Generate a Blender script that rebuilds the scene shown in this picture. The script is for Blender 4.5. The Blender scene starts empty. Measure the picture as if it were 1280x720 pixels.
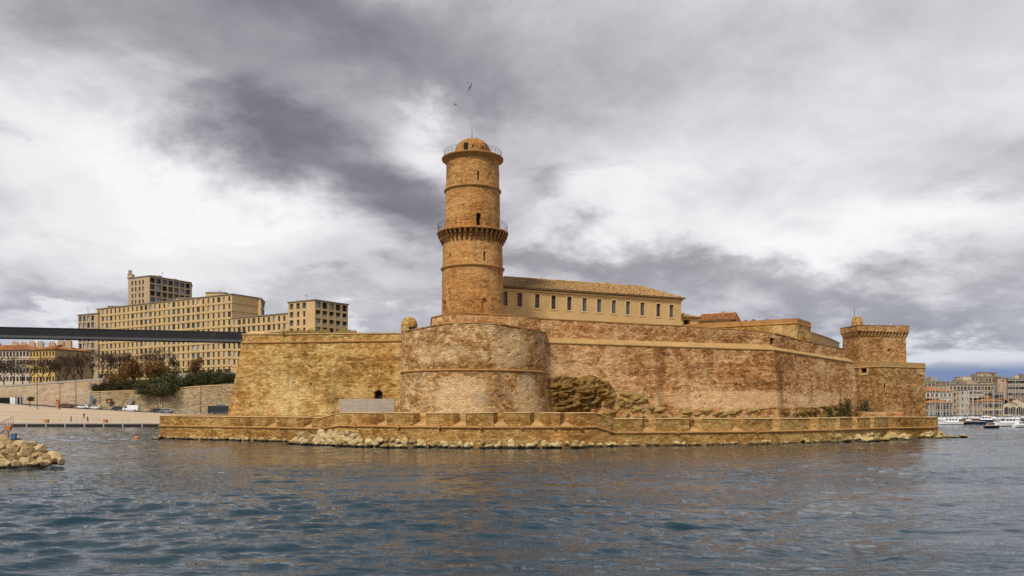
import bpy, math, random
import numpy as np
from mathutils import Vector, noise as mn
R = math.radians
rnd = random.Random(7)
scene = bpy.context.scene
C = scene.collection

# ------------------------------------------------------------------ camera
EYE = 4.56
cd = bpy.data.cameras.new('camera'); cam = bpy.data.objects.new('camera', cd); C.objects.link(cam)
cam.location = (0, 0, EYE); cam.rotation_euler = (R(90), 0, 0)
cd.sensor_width = 36; cd.lens = 28.125; cd.shift_y = 152/1280
cd.clip_start = 0.5; cd.clip_end = 12000
scene.camera = cam
scene.cycles.use_denoising = False

# ------------------------------------------------------------------ colour management, sun, sky
vs_ = scene.view_settings
vs_.view_transform = 'Standard'; vs_.look = 'None'; vs_.exposure = 0.66; vs_.gamma = 1.0
vs_.use_curve_mapping = False
SUN_EL, SUN_AZ = 47, 207          # azimuth measured from +Y clockwise: behind the camera, slightly left
sl = bpy.data.lights.new('sun', 'SUN'); sun = bpy.data.objects.new('sun', sl); C.objects.link(sun)
sl.energy = 2.0; sl.angle = R(10); sl.color = (1.0, 0.93, 0.82)
sd = Vector((math.sin(R(SUN_AZ))*math.cos(R(SUN_EL)), math.cos(R(SUN_AZ))*math.cos(R(SUN_EL)), math.sin(R(SUN_EL))))
sun.rotation_euler = sd.to_track_quat('Z', 'Y').to_euler(); sun.location = sd*300

def px_dir(px, py):
    return Vector(((px-640)/1000, 1.0, (512-py)/1000)).normalized()

class NT:
    """tiny helper for node trees"""
    def __init__(s, tree): s.t = tree; s.n = tree.nodes; s.l = tree.links
    def node(s, typ, **kw):
        n = s.n.new(typ)
        for k, v in kw.items(): setattr(n, k, v)
        return n
    def put(s, sock, v):
        if isinstance(v, bpy.types.NodeSocket): s.l.new(v, sock)
        elif v is not None:
            try: sock.default_value = v
            except Exception: sock.default_value = (*v, 1.0)
    def math(s, op, a, b=None, c=None, clamp=False):
        n = s.node('ShaderNodeMath', operation=op, use_clamp=clamp)
        s.put(n.inputs[0], a)
        if b is not None: s.put(n.inputs[1], b)
        if c is not None: s.put(n.inputs[2], c)
        return n.outputs[0]
    def vmath(s, op, a, b=None, scale=None):
        n = s.node('ShaderNodeVectorMath', operation=op)
        s.put(n.inputs[0], a)
        if b is not None: s.put(n.inputs[1], b)
        if scale is not None: s.put(n.inputs['Scale'], scale)
        return n.outputs['Value'] if op in ('LENGTH', 'DOT_PRODUCT', 'DISTANCE') else n.outputs[0]
    def noise(s, vec, scale, detail=4, rough=0.55, dist=0.0, out='Fac'):
        n = s.node('ShaderNodeTexNoise')
        if vec is not None: s.put(n.inputs['Vector'], vec)
        n.inputs['Scale'].default_value = scale; n.inputs['Detail'].default_value = detail
        n.inputs['Roughness'].default_value = rough; n.inputs['Distortion'].default_value = dist
        return n.outputs[out]
    def mapping(s, vec, loc=(0,0,0), rot=(0,0,0), sca=(1,1,1)):
        n = s.node('ShaderNodeMapping'); s.put(n.inputs[0], vec)
        n.inputs['Location'].default_value = loc; n.inputs['Rotation'].default_value = rot; n.inputs['Scale'].default_value = sca
        return n.outputs[0]
    def ramp(s, fac, stops, interp='LINEAR'):
        n = s.node('ShaderNodeValToRGB'); s.put(n.inputs[0], fac)
        cr = n.color_ramp; cr.interpolation = interp
        while len(cr.elements) < len(stops): cr.elements.new(0.5)
        for e, (p, c) in zip(cr.elements, stops):
            e.position = p
            if not hasattr(c, '__len__'): c = (c, c, c)
            e.color = (*c, 1.0)
        return n.outputs[0]
    def maprange(s, v, a, b, c=0.0, d=1.0, smooth=True):
        n = s.node('ShaderNodeMapRange'); n.interpolation_type = 'SMOOTHSTEP' if smooth else 'LINEAR'
        s.put(n.inputs[0], v)
        for i, q in enumerate((a, b, c, d)): n.inputs[i+1].default_value = q
        return n.outputs[0]
    def mix(s, fac, a, b, mode='MIX'):
        n = s.node('ShaderNodeMix', data_type='RGBA', blend_type=mode)
        s.put(n.inputs[0], fac); s.put(n.inputs[6], a); s.put(n.inputs[7], b)
        return n.outputs[2]

def build_world():
    w = bpy.data.worlds.new('World'); scene.world = w; w.use_nodes = True
    g = NT(w.node_tree); g.n.clear()
    out = g.node('ShaderNodeOutputWorld'); bg = g.node('ShaderNodeBackground')
    bg.inputs[1].default_value = 0.1
    sky = g.node('ShaderNodeTexSky', sky_type='NISHITA', sun_disc=False)
    sky.sun_elevation = R(SUN_EL); sky.sun_rotation = R(SUN_AZ); sky.air_density = 1.2; sky.dust_density = 1.5
    tc = g.node('ShaderNodeTexCoord'); d = tc.outputs['Generated']
    sx = g.node('ShaderNodeSeparateXYZ'); g.put(sx.inputs[0], d)
    # clouds lie on a flat layer overhead, so they crowd together towards the horizon
    zz = g.math('ADD', g.math('MAXIMUM', sx.outputs[2], 0.0), 0.30)
    cb = g.node('ShaderNodeCombineXYZ')
    g.put(cb.inputs[0], g.math('DIVIDE', sx.outputs[0], zz)); g.put(cb.inputs[1], g.math('DIVIDE', sx.outputs[1], zz))
    q = cb.outputs[0]
    warp = g.vmath('SUBTRACT', g.noise(q, 2.4, 9, 0.60, 0.2, 'Color'), (0.5, 0.5, 0.5))
    dw = g.vmath('ADD', d, g.vmath('SCALE', warp, scale=0.26))
    big = g.noise(g.vmath('ADD', q, (3.1, 7.7, 0)), 0.85, 5, 0.5, 0.3)
    fine = g.noise(q, 3.6, 9, 0.60, 0.25)
    B = g.math('ADD', 0.69, g.math('MULTIPLY', g.math('SUBTRACT', big, 0.5), 0.5))
    B = g.math('ADD', B, g.math('MULTIPLY', g.math('SUBTRACT', fine, 0.5), 0.5))
    B = g.math('ADD', B, g.maprange(sx.outputs[2], .42, .75, 0.0, -.14))     # unseen sky overhead darkened to deepen wave troughs and cut sky fill
    # cloud banks: (px, py, half width, half height, tilt degrees, weight)
    banks = [(390, 20, 300, 72, 6, -.40), (310, 155, 130, 62, 14, -.34), (440, 215, 140, 56, 22, -.34), (550, 262, 90, 36, 15, -.28),
             (690, 235, 50, 24, 0, -.26), (700, 322, 150, 34, 5, -.30), (900, 338, 170, 34, 12, -.26), (1120, 385, 200, 28, 4, -.26),
             (1275, 235, 100, 50, 0, -.26), (570, 110, 100, 34, 0, -.16), (60, 372, 220, 22, 0, -.16), (480, 388, 160, 22, 0, -.22),
             (60, 30, 110, 60, 0, -.14), (330, 300, 90, 20, 12, -.14), (20, 205, 46, 20, 0, -.18), (960, 60, 260, 60, 4, -.12),
             (110, 235, 200, 85, 4, .26), (300, 272, 120, 28, 14, .34), (230, 110, 60, 26, -20, .16), (760, 275, 150, 40, 0, .26),
             (1050, 300, 220, 34, 0, .30), (540, 165, 50, 26, 30, .22), (1200, 432, 120, 20, 0, .55), (50, 396, 60, 12, 0, .30), (470, 402, 50, 12, 0, .3)]
    for px, py, hw, hh, tilt, wt in banks:
        c = px_dir(px, py); k = c.y/1000
        # local frame on the sphere: east, up
        e = Vector((c.y, -c.x, 0)).normalized(); u = e.cross(c)*1.0
        t = R(-tilt); ee = e*math.cos(t) + u*math.sin(t); uu = u*math.cos(t) - e*math.sin(t)
        dv = g.vmath('SUBTRACT', dw, tuple(c))
        a = g.math('MULTIPLY', g.vmath('DOT_PRODUCT', dv, tuple(ee)), 1/(hw*k))
        b = g.math('MULTIPLY', g.vmath('DOT_PRODUCT', dv, tuple(uu)), 1/(hh*k))
        front = g.vmath('DOT_PRODUCT', d, tuple(c))
        r2 = g.math('ADD', g.math('MULTIPLY', a, a), g.math('MULTIPLY', b, b))
        gs = g.math('EXPONENT', g.math('MULTIPLY', r2, -0.9))
        gs = g.math('MULTIPLY', gs, g.math('GREATER_THAN', front, 0.0))
        B = g.math('MULTIPLY_ADD', gs, wt, B)
    K = 10.0     # background strength is 0.1
    cl = g.ramp(B, [(0.0, (.105, .10, .11)), (.20, (.19, .182, .195)), (.42, (.36, .342, .362)), (.62, (.60, .58, .595)), (.82, (.83, .82, .815)), (1.0, (.93, .925, .92))])
    cl = g.mix(1.0, cl, (K*.66, K*.652, K*.664), 'MULTIPLY')
    # blue-grey distance under the cloud base
    low = g.math('SUBTRACT', 1.0, g.maprange(g.math('ADD', sx.outputs[2], g.math('MULTIPLY', g.math('SUBTRACT', big, .5), .05)), 0.03, 0.19))
    cl = g.mix(g.math('MULTIPLY', low, 0.45), cl, (2.0, 2.35, 3.2))
    c = px_dir(1235, 478); dv = g.vmath('SUBTRACT', dw, tuple(c))
    blue = g.maprange(g.math('ABSOLUTE', sx.outputs[2]), 0.040, 0.056, 1.0, 0.0)
    blue = g.math('MULTIPLY', blue, g.maprange(sx.outputs[0], 0.30, 0.42))
    cl = g.mix(g.math('MULTIPLY', blue, 0.9), cl, (0.85, 1.4, 2.75))
    col = g.mix(0.94, sky.outputs[0], cl)
    g.put(bg.inputs[0], col); g.l.new(bg.outputs[0], out.inputs[0])
build_world()

# ------------------------------------------------------------------ object helpers
ORG = {}
def tag(o, label=None, cat=None, group=None, kind=None):
    if label: o['label'] = label
    if cat: o['category'] = cat
    if group: o['group'] = group
    if kind: o['kind'] = kind
    return o
def thing(name, loc, label, cat, group=None, rz=0):
    o = bpy.data.objects.new(name, None); C.objects.link(o); o.empty_display_size = 0.5
    o.location = loc; o.rotation_euler = (0, 0, rz)
    ORG[o.name] = Vector(loc)
    return tag(o, label, cat, group)

class MB:
    def __init__(s): s.v = []; s.f = []; s.mi = []; s.uv = None
    def quad(s, a, b, c, d, m=0):
        i = len(s.v); s.v += [tuple(a), tuple(b), tuple(c), tuple(d)]; s.f.append((i, i+1, i+2, i+3)); s.mi.append(m)
    def poly(s, pts, m=0):
        i = len(s.v); s.v += [tuple(p) for p in pts]; s.f.append(tuple(range(i, i+len(pts)))); s.mi.append(m)
    def obox(s, c, ax, ay, az, m=0):
        c, ax, ay, az = Vector(c), Vector(ax), Vector(ay), Vector(az)
        i = len(s.v)
        for dz in (-1, 1):
            for dx, dy in ((-1,-1),(1,-1),(1,1),(-1,1)): s.v.append(tuple(c+ax*dx+ay*dy+az*dz))
        for f in ((3,2,1,0),(4,5,6,7),(0,1,5,4),(1,2,6,5),(2,3,7,6),(3,0,4,7)):
            s.f.append(tuple(i+k for k in f)); s.mi.append(m)
        return s
    def box(s, x0, x1, y0, y1, z0, z1, m=0):
        return s.obox(((x0+x1)/2,(y0+y1)/2,(z0+z1)/2), ((x1-x0)/2,0,0), (0,(y1-y0)/2,0), (0,0,(z1-z0)/2), m)
    def hexa(s, b, t, m=0):
        """b, t: four bottom and four top points, counter-clockwise seen from above"""
        i = len(s.v); s.v += [tuple(p) for p in b] + [tuple(p) for p in t]
        for f in ((3,2,1,0),(4,5,6,7),(0,1,5,4),(1,2,6,5),(2,3,7,6),(3,0,4,7)):
            s.f.append(tuple(i+k for k in f)); s.mi.append(m)
        return s
    def prism(s, pts, z0, z1, m=0):
        n = len(pts); i = len(s.v)
        za = z0 if hasattr(z0, '__len__') else [z0]*n; zb = z1 if hasattr(z1, '__len__') else [z1]*n
        s.v += [(p[0], p[1], z) for p, z in zip(pts, za)] + [(p[0], p[1], z) for p, z in zip(pts, zb)]
        for k in range(n):
            j = (k+1) % n; s.f.append((i+k, i+j, i+n+j, i+n+k)); s.mi.append(m)
        s.f.append(tuple(i+n+k for k in range(n))); s.mi.append(m)
        s.f.append(tuple(i+n-1-k for k in range(n))); s.mi.append(m)
        return s
    def tube(s, p0, p1, r0, r1=None, n=6, m=0, cap=True):
        p0, p1 = Vector(p0), Vector(p1); r1 = r0 if r1 is None else r1
        a = (p1-p0).normalized(); b = a.orthogonal().normalized(); c = a.cross(b); i = len(s.v)
        for p, r in ((p0, r0), (p1, r1)):
            for k in range(n):
                t = 2*math.pi*k/n; s.v.append(tuple(p + b*(r*math.cos(t)) + c*(r*math.sin(t))))
        for k in range(n):
            j = (k+1) % n; s.f.append((i+k, i+j, i+n+j, i+n+k)); s.mi.append(m)
        if cap:
            s.f.append(tuple(i+n-1-k for k in range(n))); s.mi.append(m)
            s.f.append(tuple(i+n+k for k in range(n))); s.mi.append(m)
        return s
    def lathe(s, prof, c=(0,0), n=48, m=0, a0=0, a1=2*math.pi):
        full = abs(a1-a0-2*math.pi) < 1e-6; cols = n if full else n+1; i = len(s.v)
        for r, z in prof:
            for k in range(cols):
                t = a0+(a1-a0)*k/n; s.v.append((c[0]+r*math.cos(t), c[1]+r*math.sin(t), z))
        for a in range(len(prof)-1):
            for k in range(n):
                j = (k+1) % cols
                s.f.append((i+a*cols+k, i+a*cols+j, i+(a+1)*cols+j, i+(a+1)*cols+k)); s.mi.append(m)
        return s
    def sweep(s, prof, path, nrm, zs, closed=False, m=0, cap=True):
        """prof: (outward, up) points; path: plan points; nrm: plan normals; zs: base height per point"""
        i = len(s.v); n = len(path); k = len(prof)
        for p, q, z in zip(path, nrm, zs):
            for o, u in prof: s.v.append((p[0]+q[0]*o, p[1]+q[1]*o, z+u))
        for a in range(n if closed else n-1):
            b = (a+1) % n
            for j in range(k-1):
                s.f.append((i+a*k+j, i+b*k+j, i+b*k+j+1, i+a*k+j+1)); s.mi.append(m)
        if cap and not closed:
            s.f.append(tuple(i+j for j in range(k))); s.mi.append(m)
            s.f.append(tuple(i+(n-1)*k+k-1-j for j in range(k))); s.mi.append(m)
        return s
    def weld(s):
        idx = {}; nv = []; mp = []
        for v in s.v:
            k = tuple(round(c, 3) for c in v)
            if k not in idx: idx[k] = len(nv); nv.append(v)
            mp.append(idx[k])
        s.v = nv; s.f = [tuple(mp[i] for i in f) for f in s.f]
        return s
    def build(s, name, mats, root=None, parent=None, smooth=False, autouv=True, loc=None):
        me = bpy.data.meshes.new(name)
        o0 = ORG[root.name] if root is not None else Vector(loc or (0,0,0))
        vv = np.array(s.v, dtype=float) - np.array(o0)
        me.from_pydata([tuple(v) for v in vv], [], s.f)
        for m in (mats if isinstance(mats, (list, tuple)) else [mats]): me.materials.append(m)
        if any(s.mi): me.polygons.foreach_set('material_index', s.mi)
        if smooth: me.polygons.foreach_set('use_smooth', [True]*len(me.polygons))
        uvl = me.uv_layers.new(name='UVMap')
        if s.uv is not None:
            li = np.empty(len(me.loops), dtype=np.int32); me.loops.foreach_get('vertex_index', li)
            uvl.data.foreach_set('uv', np.array(s.uv)[li].ravel())
        elif autouv:
            for p in me.polygons:
                nx, ny, nz = p.normal
                h = math.hypot(nx, ny)
                for L in p.loop_indices:
                    x, y, z = s.v[me.loops[L].vertex_index]
                    if h > 0.35: uvl.data[L].uv = ((-ny*x+nx*y)/h, z)
                    else: uvl.data[L].uv = (x, y)
        ob = bpy.data.objects.new(name, me); C.objects.link(ob)
        par = parent if parent is not None else root
        if par is not None: ob.parent = par
        elif loc: ob.location = loc
        return ob

def W(px, D, py=None):
    x = (px-640)/1000*D
    return (x, D) if py is None else (x, D, EYE+(512-py)/1000*D)
def Z(py, D): return EYE+(512-py)/1000*D
def normals(pts, closed=False):
    out = []; n = len(pts)
    for i in range(n):
        seg = []
        for a, b in ((i-1, i), (i, i+1)):
            if not closed and (a < 0 or b >= n): continue
            p, q = pts[a % n], pts[b % n]; t = Vector((q[0]-p[0], q[1]-p[1])).normalized(); seg.append(Vector((t.y, -t.x)))
        if len(seg) == 1: out.append(seg[0])
        else:
            m = (seg[0]+seg[1]).normalized(); out.append(m/max(0.4, m.dot(seg[0])))
    return out
def subdivide(pts, vals, step, closed=False):
    """plan polyline subdivided; vals: list of per-point lists, interpolated alike. returns pts, vals, arclen, miter normals"""
    nr = normals(pts, closed); P, V, S, N = [], [[] for _ in vals], [], []; s = 0
    n = len(pts); last = n if closed else n-1
    for i in range(last):
        a, b = pts[i], pts[(i+1) % n]; L = math.hypot(b[0]-a[0], b[1]-a[1]); k = max(1, round(L/step))
        sn = Vector((b[1]-a[1], -(b[0]-a[0])))/L
        for j in range(k):
            t = j/k; P.append((a[0]+(b[0]-a[0])*t, a[1]+(b[1]-a[1])*t)); S.append(s+L*t)
            for q, v in zip(V, vals): q.append(v[i]+(v[(i+1) % n]-v[i])*t)
            # normals: straight along the segment for the batter, eased to the mitre at its ends
            N.append(nr[i] if j == 0 else nr[i]*(1-t)+nr[(i+1) % n]*t)
        s += L
    e = 0 if closed else n-1
    P.append(pts[e]); S.append(s); N.append(nr[e])
    for q, v in zip(V, vals): q.append(v[e])
    return P, V, S, N
def fbm(x, y, z, o=3): return mn.fractal((x, y, z), 0.9, 2.0, o)

class Backs:
    """the dark back of each opening, one mesh builder per opening"""
    def build(s, name, mat, root, parent=None):
        for q in s.m: q.weld(); q.build(name, mat, root, parent=parent)
def ring_wall(pts, ztop, zbase, batter=0.0, step=0.4, vstep=0.33, closed=True, rough=0.05, holes=(), depth=0.5, cap=True, pits=0.0, seed=0):
    """masonry wall around a plan polyline. holes: (s0,s1,z0,z1,arched) in arc length and height. returns mesh builder, builder of the dark recess backs"""
    rr = random.Random(seed)
    P, (ZT, ZB), S, N = subdivide(pts, [ztop, zbase], step, closed)
    S = list(S); ns = len(P)
    zmin, zmax = min(ZB), max(ZT)
    nv = max(2, int(round((zmax-zmin)/vstep)))
    # local refinement for openings: insert columns
    cuts = set()
    for h in holes:
        k = 6 if h[4] else 1
        for j in range(k+1): cuts.add(round(h[0]+(h[1]-h[0])*j/k, 4))
    for c in cuts:
        if any(abs(c-s) < 1e-3 for s in S): continue
        j = next(i for i in range(len(S)) if S[i] > c); t = (c-S[j-1])/(S[j]-S[j-1])
        P.insert(j, tuple(P[j-1][q]+(P[j][q]-P[j-1][q])*t for q in (0, 1))); N.insert(j, N[j-1]*(1-t)+N[j]*t)
        ZT.insert(j, ZT[j-1]+(ZT[j]-ZT[j-1])*t); ZB.insert(j, ZB[j-1]+(ZB[j]-ZB[j-1])*t); S.insert(j, c)
    ns = len(P)
    V = [i/nv for i in range(nv+1)]
    zr = zmax-zmin
    zc = set()
    for h in holes:
        k = 6 if h[4] else 1
        for j in range(k+1): zc.add((h[2]+(h[3]-h[2])*j/k-zmin)/zr)
    for c in zc:
        if not any(abs(c-v) < 2e-3 for v in V): V.append(c)
    V.sort(); nv = len(V)
    m = MB(); m.uv = []; back = Backs(); back.m = [MB() for _ in holes]
    for i in range(ns):
        for v in V:
            if zc: z = min(max(zmin+zr*v, ZB[i]), ZT[i])
            else: z = ZB[i]+(ZT[i]-ZB[i])*v
            o = batter*(ZT[i]-z); x = P[i][0]+N[i].x*o; y = P[i][1]+N[i].y*o
            if rough:
                d = rough*(fbm(x*.9, y*.9, z*1.4+seed) + .6*fbm(x*.16, y*.16, z*.2+5+seed, 2))
                if pits and fbm(x*1.7+9, y*1.7, z*2.2+seed, 2) > 0.74: d -= pits
                x += N[i].x*d; y += N[i].y*d
            m.v.append((x, y, z)); m.uv.append((S[i], z))
    def inside(sc, z):
        for hi, h in enumerate(holes):
            if h[0] < sc < h[1] and h[2] < z < h[3]:
                if h[4]:
                    r = (h[1]-h[0])/2; zc_ = h[3]-r
                    if z > zc_ and (sc-h[0]-r)**2+(z-zc_)**2 > r*r: continue
                return hi+1
        return 0
    H = {}
    for i in range(ns-1):
        for j in range(nv-1):
            sc = (S[i]+S[i+1])/2; z = zmin+zr*(V[j]+V[j+1])/2
            hi = inside(sc, z) if holes else 0
            if hi: H[(i, j)] = hi-1; continue
            m.f.append((i*nv+j, (i+1)*nv+j, (i+1)*nv+j+1, i*nv+j+1)); m.mi.append(0)
    for (i, j), hi in H.items():
        nn = (N[i]+N[i+1]).normalized()*-depth; off = Vector((nn.x, nn.y, 0))
        a, b, c, d = [Vector(m.v[k]) for k in (i*nv+j, (i+1)*nv+j, (i+1)*nv+j+1, i*nv+j+1)]
        back.m[hi].quad(a+off, b+off, c+off, d+off)
        def rev(p, q):
            k = len(m.v); m.v += [tuple(p), tuple(q), tuple(q+off), tuple(p+off)]; m.uv += [(p.x, p.z)]*4
            m.f.append((k, k+1, k+2, k+3)); m.mi.append(0)
        if (i, j-1) not in H: rev(a, b)
        if (i, j+1) not in H: rev(c, d)
        if (i-1, j) not in H: rev(d, a)
        if (i+1, j) not in H: rev(b, c)
    if cap and closed:
        k = len(m.v); top = [m.v[i*nv+nv-1] for i in range(ns-1)]
        m.v += top; m.uv += [(p[0], p[1]) for p in top]; m.f.append(tuple(range(k, k+len(top)))); m.mi.append(0)
    return m, back
def path_s(pts, px):
    """arc length along a plan polyline where the line of sight at image column px meets it"""
    s = 0; best = None; k = (px-640)/1000
    for a, b in zip(pts[:-1], pts[1:]):
        L = math.hypot(b[0]-a[0], b[1]-a[1]); fa, fb = a[0]-k*a[1], b[0]-k*b[1]
        if fa*fb <= 0 and fa != fb:
            t = fa/(fa-fb); return s+L*t, (a[0]+(b[0]-a[0])*t, a[1]+(b[1]-a[1])*t)
        s += L
    raise ValueError(px)
def at_s(pts, q):
    s = 0
    for a, b in zip(pts[:-1], pts[1:]):
        L = math.hypot(b[0]-a[0], b[1]-a[1])
        if q <= s+L+1e-6:
            t = (q-s)/L; return Vector((a[0]+(b[0]-a[0])*t, a[1]+(b[1]-a[1])*t)), Vector((b[1]-a[1], -(b[0]-a[0])))/L
        s += L
    return Vector(pts[-1]), Vector((0, -1))

# ------------------------------------------------------------------ materials
def new_mat(name):
    m = bpy.data.materials.new(name); m.use_nodes = True; g = NT(m.node_tree)
    b = next(n for n in g.n if n.type == 'BSDF_PRINCIPLED'); return m, g, b
def masonry(name, pal, bw=0.62, bh=0.29, bump=0.6, pale=0.5, stain=0.5, mort=0.55, rough=0.9, lichen=0.0, seed=0.0, grey=0.0, streaks=(), washes=()):
    """pal: dark, mid, light stone colours"""
    m, g, b = new_mat(name)
    geo = g.node('ShaderNodeNewGeometry'); p = g.vmath('ADD', geo.outputs['Position'], (seed*13.7, seed*5.1, seed*3.3))
    uv = g.node('ShaderNodeUVMap').outputs[0]
    wob = g.vmath('ADD', g.vmath('SCALE', g.vmath('SUBTRACT', g.noise(p, 1.3, 3, .5, 0, 'Color'), (.5, .5, .5)), scale=0.26), g.vmath('SCALE', g.vmath('SUBTRACT', g.noise(p, 0.22, 2, .5, 0, 'Color'), (.5, .5, .5)), scale=0.9))
    uvw = g.vmath('ADD', uv, wob)
    br = g.node('ShaderNodeTexBrick'); g.put(br.inputs['Vector'], uvw)
    br.offset = 0.5; br.squash = 1.0
    for k, v in (('Scale', 1.0), ('Mortar Size', 0.022), ('Mortar Smooth', 0.3), ('Bias', 0.0), ('Brick Width', bw), ('Row Height', bh)): br.inputs[k].default_value = v
    br.inputs['Color1'].default_value = (0, 0, 0, 1); br.inputs['Color2'].default_value = (1, 1, 1, 1); br.inputs['Mortar'].default_value = (.5, .5, .5, 1)
    bv = g.node('ShaderNodeSeparateColor'); g.put(bv.inputs[0], br.outputs[0]); bvar = bv.outputs[0]
    n1 = g.noise(p, 0.075, 5, .6, .4); n2 = g.noise(p, 0.42, 5, .62, .3); n3 = g.noise(p, 2.6, 4, .6)
    st = g.noise(g.mapping(p, sca=(.55, .55, .05)), 1.0, 5, .62, .2)
    cr = g.noise(g.mapping(p, sca=(.09, .09, 1.5)), 1.0, 3, .6)
    t = g.math('ADD', g.math('MULTIPLY', g.math('SUBTRACT', n1, .5), 1.2), g.math('MULTIPLY', g.math('SUBTRACT', n2, .5), .85))
    t = g.math('ADD', t, g.math('MULTIPLY', g.math('SUBTRACT', bvar, .5), .42))
    t = g.math('ADD', t, g.math('MULTIPLY', g.math('SUBTRACT', n3, .5), .7))
    t = g.math('ADD', t, g.math('MULTIPLY', g.math('SUBTRACT', cr, .5), .55))
    t = g.math('ADD', t, .5)
    dk, md, lt = pal
    col = g.ramp(t, [(.10, dk), (.48, md), (.88, lt)])
    # reddish and ochre drift
    hue = g.noise(p, 0.16, 4, .6, .5)
    col = g.mix(g.math('MULTIPLY', g.maprange(hue, .45, .72), .55), col, g.mix(1, col, (1.06, .80, .58), 'MULTIPLY'))
    # pale renewed or wind-worn patches
    pn = g.noise(g.vmath('ADD', p, (31, 4, 11)), 0.13, 7, .66, .8)
    col = g.mix(g.math('MULTIPLY', g.maprange(pn, .53, .64), pale), col, g.mix(.7, col, lt))
    su = g.node('ShaderNodeSeparateXYZ'); g.put(su.inputs[0], uv)
    for u0, w, za, zb, k in washes:      # worn pale areas
        uu = g.math('MULTIPLY', g.math('SUBTRACT', su.outputs[0], u0), 1/w); vv = g.math('MULTIPLY', g.math('SUBTRACT', su.outputs[1], (za+zb)/2), 2/(zb-za))
        rr_ = g.math('ADD', g.math('ADD', g.math('MULTIPLY', uu, uu), g.math('MULTIPLY', vv, vv)), g.math('MULTIPLY', g.math('SUBTRACT', pn, .5), 5.0))
        col = g.mix(g.math('MULTIPLY', g.maprange(rr_, .5, 1.15, 1, 0), k), col, g.mix(.75, col, lt))
    for u0, w, k in streaks:             # rain streaks below drains
        uu = g.math('ABSOLUTE', g.math('MULTIPLY', g.math('ADD', g.math('SUBTRACT', su.outputs[0], u0), g.math('MULTIPLY', g.math('SUBTRACT', n2, .5), 3.0)), 1/w))
        col = g.mix(g.math('MULTIPLY', g.maprange(uu, .35, 1.1, 1, 0), k), col, g.mix(1, col, (.50, .43, .34), 'MULTIPLY'))
    # dark damp streaks, and missing stones whose hollow shade is painted dark
    col = g.mix(g.math('MULTIPLY', g.maprange(st, .55, .72), stain), col, g.mix(1, col, (.42, .38, .33), 'MULTIPLY'))
    sp = g.noise(g.mapping(p, sca=(1, 1, 1.6)), 2.3, 3, .7)
    col = g.mix(g.math('MULTIPLY', g.maprange(sp, .64, .70), .75), col, g.mix(1, col, (.26, .20, .16), 'MULTIPLY'))
    if lichen:
        ln = g.noise(p, 0.35, 6, .65, .5)
        col = g.mix(g.math('MULTIPLY', g.maprange(ln, .47, .62), lichen), col, g.mix(1, col, (.78, .80, .42), 'MULTIPLY'))
    if grey:
        gn = g.noise(g.vmath('ADD', p, (5, 5, 5)), 0.3, 6, .65, .5)
        col = g.mix(g.math('MULTIPLY', g.maprange(gn, .5, .66), grey), col, (.30, .26, .21))
    jf = g.maprange(g.noise(g.vmath('ADD', p, (17, 3, 8)), .5, 5, .65, .4), .36, .58, .25, 1.0)
    # fine pitting between and in the stones, crevice shade painted into the colour
    pit = g.noise(g.mapping(p, sca=(1, 1, 1.5)), 3.4, 4, .75); patchy = g.maprange(g.noise(g.vmath('ADD', p, (2, 9, 4)), .28, 4, .6, .4), .40, .62, .35, 1.0)
    col = g.mix(g.math('MULTIPLY', g.math('MULTIPLY', g.maprange(pit, .55, .68), patchy), .78), col, g.mix(1, col, (.40, .31, .22), 'MULTIPLY'))
    col = g.mix(g.math('MULTIPLY', g.math('MULTIPLY', br.outputs['Fac'], jf), mort), col, g.mix(1, col, (.45, .37, .30), 'MULTIPLY'))
    g.put(b.inputs['Base Color'], col); b.inputs['Roughness'].default_value = rough
    b.inputs['Specular IOR Level'].default_value = 0.2
    h = g.math('ADD', g.math('MULTIPLY', g.math('MULTIPLY', br.outputs['Fac'], jf), -1.0), g.math('ADD', g.math('MULTIPLY', n3, 1.3), g.math('MULTIPLY', bvar, .8)))
    h = g.math('SUBTRACT', h, g.math('MULTIPLY', g.maprange(pit, .55, .68), 1.2))
    h = g.math('ADD', h, g.math('MULTIPLY', g.noise(p, 9, 3, .6), .5))
    bp = g.node('ShaderNodeBump'); bp.inputs['Strength'].default_value = bump; bp.inputs['Distance'].default_value = 0.12
    g.put(bp.inputs['Height'], h); g.l.new(bp.outputs[0], b.inputs['Normal'])
    return m
def plain(name, col, rough=0.8, var=0.25, scale=0.6, metal=0.0, bump=0.0, spec=0.3, col2=None, detail=5, stretch=(1, 1, 1)):
    m, g, b = new_mat(name)
    geo = g.node('ShaderNodeNewGeometry'); p = g.mapping(geo.outputs['Position'], sca=stretch)
    n = g.noise(p, scale, detail, .62, .3); n2 = g.noise(p, scale*7, 3, .6)
    t = g.math('ADD', g.math('MULTIPLY', n, .65), g.math('MULTIPLY', n2, .35))
    lo = tuple(c*(1-var) for c in col); hi = col2 or tuple(min(1, c*(1+var)) for c in col)
    g.put(b.inputs['Base Color'], g.ramp(t, [(.3, lo), (.7, hi)]))
    b.inputs['Roughness'].default_value = rough; b.inputs['Metallic'].default_value = metal; b.inputs['Specular IOR Level'].default_value = spec
    if bump:
        bp = g.node('ShaderNodeBump'); bp.inputs['Strength'].default_value = bump; bp.inputs['Distance'].default_value = 0.1
        g.put(bp.inputs['Height'], t); g.l.new(bp.outputs[0], b.inputs['Normal'])
    return m
M = {}
ST = ((.15, .065, .018), (.42, .225, .070), (.70, .49, .235))
M['fort'] = masonry('fort masonry', ST, pale=.55, stain=.45, seed=1)
M['fort_ochre'] = masonry('ochre masonry', ((.15, .075, .018), (.42, .245, .070), (.68, .50, .225)), pale=.6, stain=.5, lichen=.3, seed=2)
CW_U = lambda px: path_s([W(668, 116), W(967, 124), W(1067, 139)], px)[0]
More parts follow.
